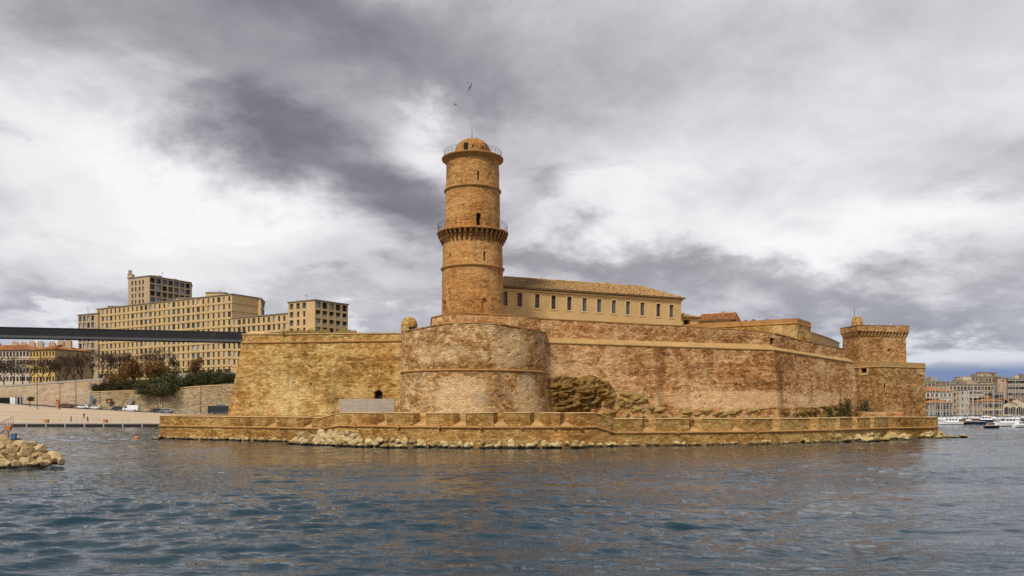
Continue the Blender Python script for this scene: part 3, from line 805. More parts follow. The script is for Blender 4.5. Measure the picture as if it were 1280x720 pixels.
# --- square tower
def square_tower():
    t = thing('square_tower', (W(1100, 142)[0], 144, 1.5), 'square stone tower on a wider base with corbelled top and roof turret', 'tower')
    base = [W(1063, 145), W(1099, 138), W(1156.5, 142.5), (80, 162), (60, 162)]
    zb = [12.85, Z(452, 138), Z(454, 142.5), 12.7, 12.8]
    s1 = path_s(base, 1080)[0]; s2 = path_s(base, 1105.5)[0]; s3 = path_s(base, 1143)[0]; s4 = path_s(base, 1151.5)[0]
    hs = [(s1-.75, s1+.75, Z(465.5, 141), Z(460.5, 141), False), (s2-.14, s2+.14, Z(485, 138.5), Z(479, 138.5), False),
          (s3-.2, s3+.2, Z(506.5, 141), Z(502, 141), False), (s4-.35, s4+.35, Z(471, 142), Z(469, 142), False)]
    m, bk = ring_wall(base, zb, [1.3]*5, batter=.012, step=.30, vstep=.24, rough=.06, pits=.1, seed=81, holes=hs, depth=.8)
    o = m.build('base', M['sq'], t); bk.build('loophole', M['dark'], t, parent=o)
    q, n = at_s(base, s1); tv = Vector((-n.y, n.x)); fr = MB(); zc = Z(463, 141)
    for dx, dz, hx, hz in ((0, .62, 1.15, .22), (0, -.62, 1.15, .22), (-.95, 0, .2, .39), (.95, 0, .2, .39)):
        fr.obox((q.x+tv.x*dx, q.y+tv.y*dx, zc+dz), (tv.x*hx, tv.y*hx, 0), (n.x*.1, n.y*.1, 0), (0, 0, hz))
    fr.build('window_surround', M['coping'], t, parent=o)
    P, (K,), S, N = subdivide(base, [zb], 2, True)
    MB().sweep([(-.3, -.98), (.02, -.98), (.14, -.9), (.16, -.8), (.04, -.72), (.06, -.06), (-.5, .02), (-.8, -.4)], P[:-1], N[:-1], K[:-1], True).build('base_rim', M['ledge'], t)
    sh = [W(1053.5, 152), W(1074, 144), W(1132.5, 147.5), W(1118, 160), W(1060, 160)]
    zt = [Z(417, 152), Z(414, 144), Z(416, 147.5), 18.7, 18.7]
    s5 = path_s(sh, 1111)[0]
    m, bk = ring_wall(sh, zt, [11.5]*5, batter=.008, step=.30, vstep=.24, rough=.05, pits=.08, seed=82, holes=[(s5-.3, s5+.3, Z(439, 146), Z(436, 146), False)], depth=.6)
    o = m.build('shaft', M['sq'], t); bk.build('loophole', M['dark'], t, parent=o)
    tp = [(p[0]+n.x*.46, p[1]+n.y*.46) for p, n in zip(sh, normals(sh, True))]
    zz = [Z(410.2, 152), Z(406.8, 144), Z(407.6, 147.5), 19.9, 19.9]
    m, _ = ring_wall(tp, zz, [z+.02 for z in zt], step=.30, vstep=.22, rough=.04, pits=.05, seed=83); pr = m.build('parapet', M['fort_red'], t)
    P, (K,), S, N = subdivide(tp, [zz], 2, True)
    MB().sweep([(.05, -.06), (.07, .05), (-.6, .06), (-.7, -.1)], P[:-1], N[:-1], K[:-1], True).build('coping', M['cordon'], t, parent=pr)
    cb = None
    for e in range(3):
        a, b = Vector(sh[e]), Vector(sh[e+1]); L = (b-a).length; d = (b-a)/L; n = Vector((d.y, -d.x)); k = int(L/.72)
        za, zb_ = zt[e], zt[e+1]
        for i in range(k):
            f = (i+.5)/k; p = a+(b-a)*f
            if cb is None:
                c = MB(); c.hexa([(-.15, -.16, -.85), (.15, -.16, -.85), (.15, .1, -.85), (-.15, .1, -.85)], [(-.15, -.47, 0), (.15, -.47, 0), (.13, .1, 0), (-.13, .1, 0)]); cb = c.build('corbel', M['sq'], None); o2 = cb
            else: o2 = cb.copy(); C.objects.link(o2)
            o2.parent = pr; o2.location = Vector((p.x, p.y, za+(zb_-za)*f+.018))-ORG[t.name]; o2.rotation_euler = (0, 0, math.atan2(d.y, d.x))
    c = W(1071.5, 149); tr = MB().lathe([(.98, 18.5), (.98, 20.8), (.95, 21.15), (.85, 21.5), (.62, 21.8), (.3, 21.95), (.02, 22.0)], c, 20).build('roof_turret', M['sq'], t)
    MB().tube((c[0]-.5, c[1], 20.3), (c[0]-.5, c[1], 23.6), .06, .025, 6).build('mast', M['iron'], t, parent=tr)
    for px, D in ((1090, 146), (1113, 147)):
        x, y = W(px, D); MB().lathe([(.18, 19.9), (.2, 20.1), (.12, 20.25), (.02, 20.3)], (x, y), 8).build('flood_lamp', M['glass_pale'], t)
square_tower()

# --- roofs of canal tiles: rows of half-round tiles laid as courses
def tile_slope(m, a, b, c, d, pitch=.30, course=.42, r=.12, seed=0):
    """a-b is the eave left to right, d-c the ridge above it"""
    rr = random.Random(seed); a, b, c, d = map(Vector, (a, b, c, d))
    nx = max(2, int((b-a).length/pitch)); ny = max(2, int((d-a).length/course)); nrm = (b-a).cross(d-a).normalized()
    W_ = (b-a).length
    for j in range(ny):
        for i in range(nx):
            def pt(u, v): return (a*(1-u)+b*u)*(1-v)+(d*(1-u)+c*u)*v
            u = (i+.5)/nx; v0, v1 = j/ny, min(1.0, (j+1.25)/ny)
            p0, p1 = pt(u, v0), pt(u, v1); s0 = (pt(1, v0)-pt(0, v0)); s1 = (pt(1, v1)-pt(0, v1))
            w0 = s0/nx*.5*.9; w1 = s1/nx*.5*.8; h = .09+rr.uniform(-.02, .03); l0 = nrm*(.03+rr.uniform(0, .02)); l1 = nrm*.005
            k = len(m.v)
            for p, w, l, hh in ((p0, w0, l0, h), (p1, w1, l1, h*.8)):
                for q, up in ((-1, 0), (-.55, .8), (0, 1), (.55, .8), (1, 0)): m.v.append(tuple(p+w*q+l+nrm*(hh*up)))
            for q in range(4): m.f.append((k+q, k+q+1, k+5+q+1, k+5+q)); m.mi.append(0)
def hip_roof(t, pl, ze, zr, over=.5, mat='tile', seed=0, hipl=None, pitch=.30, course=.42):
    """pl: front-left, front-right, back-right, back-left plan points"""
    nn = normals(pl, True); q = [Vector((p[0]+n.x*over, p[1]+n.y*over, ze)) for p, n in zip(pl, nn)]
    w = (q[3]-q[0]).length/2; d = (q[1]-q[0]).normalized(); hl = w if hipl is None else hipl
    r0 = (q[0]+q[3])/2+d*hl; r1 = (q[1]+q[2])/2-d*hl; r0.z = r1.z = zr
    m = MB()
    for a, b, c, e in ((q[0], q[1], r1, r0), (q[1], q[2], r1, r1), (q[2], q[3], r0, r1), (q[3], q[0], r0, r0)): m.quad(a, b, c, e)
    m.quad(*[v-Vector((0, 0, .16)) for v in q][::-1])
    for i in range(4):
        a, b = q[i], q[(i+1) % 4]; dz = Vector((0, 0, .16)); m.quad(a-dz, b-dz, b, a)
    ro = m.build('roof', M['roofpan'], t)
    m = MB()
    tile_slope(m, q[0], q[1], r1, r0, seed=seed, pitch=pitch, course=course); tile_slope(m, q[1], q[2], r1+d*.01, r1, seed=seed+1, pitch=pitch, course=course); tile_slope(m, q[3], q[0], r0, r0-d*.01, seed=seed+2, pitch=pitch, course=course)
    o = m.build('tiles', M[mat], t, parent=ro, autouv=False); tag(o, kind='stuff')
    m = MB(); n = max(2, int((r1-r0).length/.4))
    for i in range(n): m.tube(r0.lerp(r1, i/n)+Vector((0, 0, .05)), r0.lerp(r1, (i+1.08)/n)+Vector((0, 0, .05)), .15, .13, 6)
    m.build('ridge_tiles', M[mat], t, parent=ro)
    return ro

# --- general building with real window openings
def facade(m, p0, p1, z0, z1, holes, depth=.25):
    p0, p1 = Vector(p0), Vector(p1); L = (p1-p0).length; d = (p1-p0)/L; n = Vector((d.y, -d.x))
    xs = sorted({0.0, L, *[round(h[k], 3) for h in holes for k in (0, 1)]}); zs = sorted({z0, z1, *[round(h[k], 3) for h in holes for k in (2, 3)]})
    import bisect
    hs = set()
    for h in holes:
        i0, i1 = bisect.bisect_left(xs, round(h[0], 3)-1e-6), bisect.bisect_left(xs, round(h[1], 3)-1e-6)
        j0, j1 = bisect.bisect_left(zs, round(h[2], 3)-1e-6), bisect.bisect_left(zs, round(h[3], 3)-1e-6)
        for i in range(i0, i1):
            for j in range(j0, j1): hs.add((i, j))
    P = lambda s, z, o=0: (p0.x+d.x*s-n.x*o, p0.y+d.y*s-n.y*o, z)
    for j in range(len(zs)-1):
        i = 0
        while i < len(xs)-1:
            if (i, j) in hs: i += 1; continue
            k = i
            while k < len(xs)-1 and (k, j) not in hs: k += 1
            m.quad(P(xs[i], zs[j]), P(xs[k], zs[j]), P(xs[k], zs[j+1]), P(xs[i], zs[j+1])); i = k
    for h in holes:
        a, b, c, e = h[:4]
        m.quad(P(a, c), P(a, c, depth), P(b, c, depth), P(b, c)); m.quad(P(a, e), P(b, e), P(b, e, depth), P(a, e, depth))
        m.quad(P(a, c), P(a, e), P(a, e, depth), P(a, c, depth)); m.quad(P(b, c), P(b, c, depth), P(b, e, depth), P(b, e))
    return d, n
WCACHE = {}
def window_obj(name, w, h, gm, fm, root, parent, pos, rz, bars=(1, 1), sill=False):
    key = (name, round(w, 2), round(h, 2), gm, fm, bars)
    if key in WCACHE:
        o = bpy.data.objects.new(name, WCACHE[key]); C.objects.link(o)
    else:
        m = MB(); m.quad((-w/2, 0, -h/2), (w/2, 0, -h/2), (w/2, 0, h/2), (-w/2, 0, h/2), 0)
        f = min(.07, w*.09)
        for x in [-w/2+f/2, w/2-f/2]+[w*((i+1)/(bars[0]+1)-.5) for i in range(bars[0])]: m.box(x-f/2, x+f/2, -.05, -.004, -h/2, h/2, 1)
        for z in [-h/2+f/2, h/2-f/2]+[h*((i+1)/(bars[1]+1)-.5) for i in range(bars[1])]: m.box(-w/2+f, w/2-f, -.046, -.008, z-f/2, z+f/2, 1)
        o = m.build(name, [M[gm], M[fm]], None, autouv=False); WCACHE[key] = o.data
    o.parent = parent or root; o.location = Vector(pos)-ORG[root.name]; o.rotation_euler = (0, 0, rz)
    return o
def place_windows(root, p0, p1, holes, depth, rr, kinds, fm='frame', parent=None, name='window', bars=(1, 1)):
    p0, p1 = Vector(p0), Vector(p1); L = (p1-p0).length; d = (p1-p0)/L; n = Vector((d.y, -d.x)); rz = math.atan2(d.y, d.x)
    for h in holes:
        gm = h[4] if len(h) > 4 and h[4] else rr.choice(kinds)
        s = (h[0]+h[1])/2; p = p0+d*s-n*(depth-.01)
        window_obj(name, h[1]-h[0], h[3]-h[2], gm, fm, root, parent, (p.x, p.y, (h[2]+h[3])/2), rz, bars)

def barracks():
    fl, fr = W(612, 126.6), W(851.5, 141); d = (Vector(fr)-Vector(fl)).normalized(); n = Vector((-d.y, d.x))
    bl, br = (fl[0]+n.x*10, fl[1]+n.y*10), (fr[0]+n.x*10, fr[1]+n.y*10)
    t = thing('barracks', (12, 138, 14), 'long cream rendered barracks with tiled hipped roof and a row of tall windows', 'building')
    ze = 24.0; hs = []; line = [fl, fr]
    for px in (631, 649.5, 671.7, 692, 711.7, 730.7, 749, 767.3, 785, 803, 823, 839.3):
        s, (x, y) = path_s(line, px); yc0 = 367.7+(px-671.7)*(381-367.7)/(839.3-671.7); yc1 = 385+(px-671.7)*(397-385)/(839.3-671.7)
        hs.append((s-.43, s+.43, Z(yc1, y), Z(yc0, y)))
    m = MB(); facade(m, fl, fr, 14, ze, hs, .3); facade(m, fr, br, 14, ze, [], .3); facade(m, br, bl, 14, ze, []); facade(m, bl, fl, 14, ze, [])
    m.build('wall', M['render'], t)
    place_windows(t, fl, fr, hs, .3, random.Random(1), ['glass', 'glass_blue', 'glass', 'glass_blue', 'shutter'], bars=(1, 2))
    dn = Vector((d.y, -d.x))
    for h in hs:
        s = (h[0]+h[1])/2; p = Vector(fl)+d*s; b = MB()
        for ox, oz, hx, hz in ((0, (h[3]-h[2])/2+.1, .62, .1), (-.52, 0, .09, (h[3]-h[2])/2), (.52, 0, .09, (h[3]-h[2])/2), (0, -(h[3]-h[2])/2-.1, .68, .1)):
            b.obox((p.x+d.x*ox+dn.x*.03, p.y+d.y*ox+dn.y*.03, (h[2]+h[3])/2+oz), (d.x*hx, d.y*hx, 0), (dn.x*.05, dn.y*.05, 0), (0, 0, hz))
        b.build('window_surround', M['trim'], t)
    m = MB(); z = 19.95
    for zz, o in ((18.9, .12), (23.75, .22)):
        m.sweep([(0, -.15), (o, -.12), (o, .12), (0, .15)], [fl, fr, br], normals([fl, fr, br]), [zz]*3)
    m.build('string_course', M['trim'], t)
    ro = hip_roof(t, [fl, fr, br, bl], ze+.16, 26.6, .55, 'tile', 5, hipl=5.2)
    c = MB(); x, y = W(757, 141); c.box(x-.6, x+.6, y-.3, y+.3, 26, 27.0); c.build('chimney', M['fort_ochre'], t, parent=ro)
barracks()

def small_house(name, label, fl, fr, depth, z0, ze, zr, mat, seed, chim=(), hole=None, gable=False):
    d = (Vector(fr)-Vector(fl)).normalized(); n = Vector((-d.y, d.x)); bl, br = tuple(Vector(fl)+n*depth), tuple(Vector(fr)+n*depth)
    t = thing(name, (fl[0], fl[1], z0), label, 'house')
    hs = [hole] if hole else []
    m = MB(); facade(m, fl, fr, z0, ze, hs, .8)
    for a, b in ((fr, br), (br, bl), (bl, fl)): facade(m, a, b, z0, ze, [])
    m.build('wall', M['render'], t)
    if hole: place_windows(t, fl, fr, hs, .8, random.Random(1), ['dark'], name='opening')
    ro = hip_roof(t, [fl, fr, br, bl], ze+.16, zr, .45, mat, seed, hipl=.3 if gable else None)
    for px, D, zt in chim:
        x, y = W(px, D); c = MB().box(x-.45, x+.45, y-.35, y+.35, ze, zt); o = c.build('chimney', M['fort_red'], t, parent=ro)
        for q in (-.2, .2): MB().lathe([(.13, zt), (.16, zt+.1), (.12, zt+.5), (.02, zt+.5)], (x+q, y), 8).build('chimney_pot', M['tile_red'], t, parent=ro)
small_house('guard_house', 'small tiled house with a dark open front beside the long barracks', W(849, 148.5), W(873, 150), 6, 15, Z(397.5, 149), Z(391.5, 152), 'tile', 21, hole=(.9, 2.4, Z(410, 149), Z(399.5, 149)))
small_house('fort_house', 'orange tiled house with chimneys half hidden behind the upper bastion', W(872, 166), W(914, 163), 9, 15, Z(401, 164), Z(392, 168), 'tile_red', 31, chim=((878, 168, Z(398, 168)), (891, 168, Z(395, 168)), (903.5, 168, Z(392, 168)), ), gable=True)

# --- living rock at the foot of the ramparts
def rock_mat(name, a, b_, c):
    m, g, b = new_mat(name)
    geo = g.node('ShaderNodeNewGeometry'); p = geo.outputs['Position']
    st = g.noise(g.mapping(p, rot=(0, R(-13), 0), sca=(.25, .25, 2.4)), 1, 6, .65, .8); n = g.noise(p, .8, 6, .65, .4)
    t = g.math('ADD', g.math('MULTIPLY', st, .6), g.math('MULTIPLY', n, .45))
    col = g.ramp(t, [(.36, a), (.52, b_), (.70, c)])
    g.put(b.inputs['Base Color'], col); b.inputs['Roughness'].default_value = .95; b.inputs['Specular IOR Level'].default_value = .15
    bp = g.node('ShaderNodeBump'); bp.inputs['Strength'].default_value = .8; bp.inputs['Distance'].default_value = .25; g.put(bp.inputs['Height'], t); g.l.new(bp.outputs[0], b.inputs['Normal'])
    return m
M['rock'] = rock_mat('olive rock', (.05, .027, .007), (.185, .105, .028), (.34, .215, .075))
M['rock_pale'] = rock_mat('ochre rock', (.14, .09, .026), (.30, .205, .072), (.44, .32, .14))
def outcrop(name, label, line, tops, z0, thick, mat, seed, step=.3):
    P, (T,), S, N = subdivide(line, [tops], step)
    m = MB(); m.uv = []; nv = int((max(tops)-z0)/.24)+1; L = S[-1]
    for i in range(len(P)):
        for j in range(nv+1):
            v = j/nv; z = z0+(T[i]-z0)*v; x, y = P[i]
            env = min(1, S[i]/1.2+.1)*min(1, (L-S[i])/2.5+.05)*(1-v**9)**.6
            zz = z-.23*x
            strata = mn.noise((x*.12+seed, y*.12, zz*1.5))+.6*mn.noise((x*.3, y*.3+seed, zz*3.3)); ridge = 1-abs(mn.noise((x*.35+3, zz*.5, seed)))*1.6
            dv, _ = mn.voronoi((x*.42+seed, y*.42, zz*.9)); crack = min(1.0, (dv[1]-dv[0])*3.2); blk = mn.cell((x*.5+seed, zz*1.1, 3.0))
            o = -.5+env*(thick*(.70+.40*strata+.30*blk)+.3*ridge+.40*fbm(x*1.1, y*1.1, z*1.6+seed)-.75*(1-crack))
            zt = z+(.5*fbm(x*.5, seed, 1.3) if j == nv else 0)
            m.v.append((x+N[i].x*o, y+N[i].y*o, zt)); m.uv.append((S[i], z))
    for i in range(len(P)-1):
        for j in range(nv): a = i*(nv+1)+j; m.f.append((a, a+nv+1, a+nv+2, a+1)); m.mi.append(0)
    q = P[len(P)//2]; o = m.build(name, M[mat], None, loc=(q[0], q[1], z0)); tag(o, label, 'rock'); return o
def cw_base(px, z, out=0.0):
    zt = 13.9; q, (x, y) = path_s(CW, px); _, n = at_s(CW, q); o = .10*(zt-z)+out
    return (x+n.x*o, y+n.y*o)
outcrop('rock_outcrop', 'dark olive natural rock outcrop bulging from the wall beside the round bastion', [cw_base(px, 4, .1) for px in (684, 700, 720, 742, 756, 766, 772)],
        [Z(470, 114), Z(468.5, 114), Z(469.5, 115), Z(470.5, 115), Z(476, 115), Z(484, 115.5), Z(493, 116)], 1.5, 1.35, 'rock', 3, .22)
outcrop('rock_ledge', 'pale ochre shelf of rock along the foot of the rosy curtain wall', [cw_base(px, 3, .1) for px in (764, 780, 806, 814, 850, 900, 960)],
        [Z(487, 115.5), Z(490, 115.5), Z(494, 116), Z(507, 116), Z(509, 117), Z(510, 118), Z(509, 120)], 1.5, .65, 'rock_pale', 8)
outcrop('rock_ledge', 'mossy ochre rock band under the corner and right flank of the curtain wall', [cw_base(px, 3, .1) for px in (955, 966, 990, 1020, 1045, 1062)],
        [Z(509, 121), Z(508, 121), Z(509, 124), Z(507, 128), Z(503, 131), Z(501, 134)], 1.5, .65, 'rock', 12)

# --- grey slab screen on the terrace
def slab():
    a, b = W(424.5, 110.5), W(493.5, 106.5); zt = Z(500, 108); t = thing('screen_wall', (a[0]+3.5, 108.5, 1.5), 'pale grey plank-faced screen wall standing behind the sea wall', 'screen wall')
    d = (Vector(b)-Vector(a)); L = d.length; d /= L; n = Vector((d.y, -d.x)); mat = plain('grey boards', (.36, .31, .255), .8, .22, .5, stretch=(1, 1, 6)); k = 0; z = 1.6
    while z < zt-.05:
        h = .26; c = Vector(a)+d*(L/2); j = rnd.uniform(-.012, .012)
        MB().obox((c.x+n.x*j, c.y+n.y*j, z+h/2), (d.x*L/2, d.y*L/2, 0), (n.x*.06, n.y*.06, 0), (0, 0, h/2-.012)).build('board', mat, t); z += h
    for f in (.02, .25, .5, .75, .98):
        c = Vector(a)+d*(L*f)-n*.14; MB().obox((c.x, c.y, (1.5+zt)/2-.05), (d.x*.06, d.y*.06, 0), (n.x*.07, n.y*.07, 0), (0, 0, (zt-1.5)/2)).build('post', M['wood'], t)
slab()
# low raised block by the square tower
b_ = MB(); x, y = W(1108, 133); b_.hexa([(x-4, y+.5, 1.5), (x+3.2, y+.8, 1.5), (x+3.2, y+2, 1.5), (x-4, y+1.7, 1.5)], [(x-4, y+.5, 4.1), (x+3.2, y+.8, 4.1), (x+3.2, y+2, 4.2), (x-4, y+1.7, 4.2)])
tag(b_.build('stone_block', M['fort_red'], None, loc=(x, y+1, 1.5)), 'low stone block on the terrace at the square tower foot', 'block')

# ------------------------------------------------------------------ boulders along the waterline
def boulder_mat(name, a, b_, c, wet):
    m, g, b = new_mat(name)
    geo = g.node('ShaderNodeNewGeometry'); p = geo.outputs['Position']; oi = g.node('ShaderNodeObjectInfo')
    n = g.noise(p, 1.3, 6, .65, .4); n2 = g.noise(p, 5, 4, .6)
    t = g.math('ADD', g.math('ADD', g.math('MULTIPLY', n, .55), g.math('MULTIPLY', n2, .3)), g.math('MULTIPLY', oi.outputs['Random'], .26))
    col = g.ramp(t, [(.35, a), (.55, b_), (.78, c)])
    sz = g.node('ShaderNodeSeparateXYZ'); g.put(sz.inputs[0], p)
    # weed and algae line left by the sea
    tide = g.maprange(g.math('ADD', sz.outputs[2], g.math('MULTIPLY', g.math('SUBTRACT', n, .5), .5)), .12, .42, 1, 0)
    col = g.mix(tide, col, wet)
    g.put(b.inputs['Base Color'], col); b.inputs['Roughness'].default_value = .85; b.inputs['Specular IOR Level'].default_value = .25
    bp = g.node('ShaderNodeBump'); bp.inputs['Strength'].default_value = .7; bp.inputs['Distance'].default_value = .12; g.put(bp.inputs['Height'], t); g.l.new(bp.outputs[0], b.inputs['Normal'])
    return m
M['gap_shade_rubble'] = plain('gap shade rubble', (.06, .045, .025), .9, .4, 1.5, bump=.6)  # dark tone paints shade into the gaps between breakwater boulders
M['boulder'] = boulder_mat('pale limestone boulder', (.15, .095, .036), (.41, .295, .135), (.63, .50, .28), (.016, .011, .005))
M['boulder_y'] = boulder_mat('lichened boulder', (.22, .15, .055), (.42, .31, .125), (.58, .47, .25), (.05, .034, .012))
M['boulder_b'] = boulder_mat('breakwater boulder', (.18, .115, .045), (.42, .30, .145), (.60, .46, .25), (.05, .035, .015))
import bmesh
def boulder_mesh(seed, mat, sub=3):
    rr = random.Random(seed); bm = bmesh.new(); bmesh.ops.create_icosphere(bm, subdivisions=sub, radius=1)
    planes = [(Vector((rr.gauss(0, 1), rr.gauss(0, 1), rr.gauss(0, 1))).normalized(), rr.uniform(.48, .82)) for _ in range(13)]
    for v in bm.verts:
        p = v.co.copy()
        for n, d in planes:
            k = p.dot(n)
            if k > d: p -= n*((k-d)*.98)
        p *= 1+.06*fbm(p.x*2+seed, p.y*2, p.z*2)+.04*fbm(p.x*6+seed, p.y*6, p.z*6)
        v.co = p*1.15
    me = bpy.data.meshes.new('boulder'); bm.to_mesh(me); bm.free(); me.materials.append(M[mat]); return me
BMESH = {k: [boulder_mesh(i+q*20, k, 2) for i in range(7)] for q, k in enumerate(('boulder', 'boulder_y'))}
BMESH['boulder_b'] = [boulder_mesh(i+90, 'boulder_b', 3) for i in range(7)]
def boulder(x, y, z, r, kind, label, group, rr, flat=.75):
    o = bpy.data.objects.new('boulder', rr.choice(BMESH[kind])); C.objects.link(o)
    o.location = (x, y, z); o.scale = (r*rr.uniform(.9, 1.25), r*rr.uniform(.85, 1.15), r*flat*rr.uniform(.85, 1.15)); o.rotation_euler = (rr.uniform(-.5, .5), rr.uniform(-.5, .5), rr.uniform(0, 6.28))
    return tag(o, label, 'boulder', group)
def boulder_rows():
    rr = random.Random(12)
    def row(px0, px1, spread, rmin, rmax, zlo, zhi, n, kind, label, group):
        s0, s1 = path_s(SW, px0)[0], path_s(SW, px1)[0]
        for i in range(n):
            s = s0+(s1-s0)*(i+rr.uniform(.1, .9))/n; p, nn = at_s(SW, s); f = rr.random()
            r = rr.uniform(rmin, rmax); o = r*.5+.25+spread*f
            z = zhi+(zlo-zhi)*f+rr.uniform(-.08, .08)
            boulder(p.x+nn.x*o, p.y+nn.y*o, z, r, kind, label, group, rr)
    g1 = 'small boulders under the sea wall end'
    row(203, 398, .9, .32, .58, .0, .22, 42, 'boulder', 'small pale boulder in the thin line under the sea wall next to the open harbour', g1)
    g2 = 'boulders heaped at the sea wall step'
    L2 = 'pale limestone boulder in the big heap where the sea wall steps up'
    def tier(px0, px1, off, z, rmin, rmax, n, lab, g, kind='boulder'):
        s0, s1 = path_s(SW, px0)[0], path_s(SW, px1)[0]
        for i in range(n):
            s = s0+(s1-s0)*(i+rr.uniform(.2, .8))/n; p, nn = at_s(SW, s); o = off+rr.uniform(-.4, .4)
            boulder(p.x+nn.x*o, p.y+nn.y*o, z+rr.uniform(-.15, .2), rr.uniform(rmin, rmax), kind, lab, g, rr, .85)
    tier(397, 452, .9, 1.35, .5, .85, 9, L2, g2); tier(396, 470, 2.1, .85, .5, .8, 14, L2, g2); tier(395, 500, 3.5, .45, .4, .72, 20, L2, g2); tier(397, 530, 4.8, .08, .35, .62, 26, L2, g2); tier(470, 533, 1.6, .72, .38, .62, 10, L2, g2)
    g3 = 'boulders below the round bastion'; L3 = 'pale boulder in the loose row on the water below the round bastion'
    tier(533, 725, 1.2, .42, .3, .55, 22, L3, g3); tier(530, 725, 2.7, .12, .32, .62, 30, L3, g3)
    g4 = 'boulders below the curtain wall'
    row(722, 1040, 1.4, .32, .6, -.05, .2, 50, 'boulder_y', 'yellowish weed-stained boulder in the low row below the curtain wall', g4)
    g5 = 'boulders on the spit by the square tower'
    row(1030, 1115, 4.5, .35, .7, .0, .8, 26, 'boulder_y', 'yellowish boulder banked against the sea wall before the square tower', g5)
    row(1112, 1171, 5.0, .35, .7, .0, .6, 18, 'boulder_y', 'yellowish boulder banked against the sea wall before the square tower', g5)
    for i in range(12):
        f = i/12; x, y = W(1168+f*34, 131-3*f+rr.uniform(-1.5, 1.5)); boulder(x, y, .35*(1-f)*rr.random()+.02, .55*(1-.5*f)*rr.uniform(.7, 1.1), 'boulder_y', 'yellowish boulder on the low spit running out past the sea wall', 'boulders on the spit tip', rr)
    for i in range(5):
        x, y = W(198-i*1.5+rr.uniform(-1, 1), 122+rr.uniform(-1, 2)); boulder(x, y, .02, .45*rr.uniform(.6, 1.1), 'boulder', 'small boulder trailing off the sea wall corner into the open harbour', 'boulders off the sea wall corner', rr)
boulder_rows()
def breakwater():
    rr = random.Random(31); g = 'boulders of the breakwater'; lab = 'large tan boulder of the short breakwater beside the gangway'
    spots = []
    # (px, py of the boulder centre, distance, radius)
    for px, py, D, r in ((8, 577, 62, .75), (-6, 572, 62, .8), (10, 567, 62.5, 1.0), (30, 578, 62, .62), (41, 580, 62, .48), (33, 567, 63, .95), (26, 558, 64.5, .85), (45, 572, 63, .72), (57, 571, 63.3, .82), (56, 578, 62.5, .6), (67, 573, 63.5, .78),
                         (66, 567, 65, .55), (77, 577, 63.3, .45), (46, 562, 65, .8), (8, 556, 66, 1.1), (-12, 558, 66, 1.0), (35, 556, 67, .7), (54, 566, 66, .6), (20, 564, 64, .7), (-22, 570, 62, .9), (-30, 560, 65, 1.1), (-26, 578, 61.5, .8), (20, 580, 61.6, .5), (0, 581, 61.5, .6), (15, 573, 62, .7), (50, 577, 62.4, .5), (38, 575, 62.4, .55), (24, 571, 62.6, .6), (62, 576, 63, .5), (16, 562, 64, .8), (0, 562, 64, .8), (46, 567, 64, .6), (72, 570, 64.5, .5),
                         (52, 563, 68, .7), (-45, 572, 62.5, 1.0), (40, 560, 70, .9), (15, 555, 70, 1.0), (62, 570, 67.5, .7), (-60, 570, 64, 1.1), (-70, 574, 65, .9), (-66, 568, 68, 1.0), (-58, 566, 70, 1.0), (-40, 563, 72, 1.0), (-18, 562, 73, 1.0), (8, 562, 73, .9), (30, 563, 72.5, .9), (-48, 566, 66.5, 1.0), (-42, 560, 68, .9)):
        x, y = W(px, D); boulder(x, y, max(.05, Z(py, D)), r*.72, 'boulder_b', lab, g, rr, .85)
    core = MB(); pts = []
    for px, D, h in ((-62, 65, .3), (-20, 64.8, .8), (36, 65.5, .6), (60, 66, .3), (64, 68, .3), (40, 71, .5), (-20, 72, .6), (-60, 70, .3)): pts.append((*W(px, D), h))
    core.prism([(p[0], p[1]) for p in pts], -1.5, [p[2] for p in pts]); tag(core.build('breakwater_bed', M['gap_shade_rubble'], None, loc=(-42, 68, 0)), 'flat rubble bed under the breakwater boulders', kind='structure')
    # landing stage with gangway
    x, y = W(-2, 69)
    t = thing('landing_stage', (x, y, 1.1), 'short weathered timber landing stage on the breakwater crest', 'landing stage')
    for i in range(6):
        a = MB(); a.box(x-2.2, x+1.25, y-1.2+i*.42, y-.82+i*.42, 1.95, 2.05); a.build('plank', M['wood'], t)
    for dx in (-1.9, -.6, 1.0):
        MB().box(x+dx-.1, x+dx+.1, y-1.1, y-.9, .6, 1.948).build('post', M['wood'], t); MB().box(x+dx-.1, x+dx+.1, y+.9, y+1.1, .6, 1.948).build('post', M['wood'], t)
    p0 = Vector(W(-60, 78, 530)+()) if False else Vector((*W(-14, 70.5), Z(545, 70.5))); p1 = Vector((*W(7.5, 80), Z(532.5, 80)))
    t = thing('gangway', tuple(p0), 'grey metal gangway sloping up from the landing stage', 'gangway')
    d = (p1-p0); n = Vector((d.y, -d.x, 0)).normalized()*.6
    MB().hexa([tuple(p0+n), tuple(p1+n), tuple(p1-n), tuple(p0-n)], [tuple(p0+n+Vector((0, 0, .14))), tuple(p1+n+Vector((0, 0, .14))), tuple(p1-n+Vector((0, 0, .14))), tuple(p0-n+Vector((0, 0, .14)))]).build('deck', M['g_metal'], t)
    for s in (1, -1):
        m = MB(); m.tube(p0+n*s+Vector((0, 0, .95)), p1+n*s+Vector((0, 0, .95)), .03)
        for i in range(7): q = p0.lerp(p1, i/6)+n*s; m.tube(q, q+Vector((0, 0, .95)), .025)
        m.build('handrail', M['g_metal'], t)
    x, y = W(10, 68); z = 2.06
    t = thing('mooring_post', (x, y, 1.1), 'rusty orange mooring post with forked top at the landing stage', 'post')
    MB().tube((x, y, .8), (x, y, 3.0), .08, .07, 8).build('shaft', M['rust'], t)
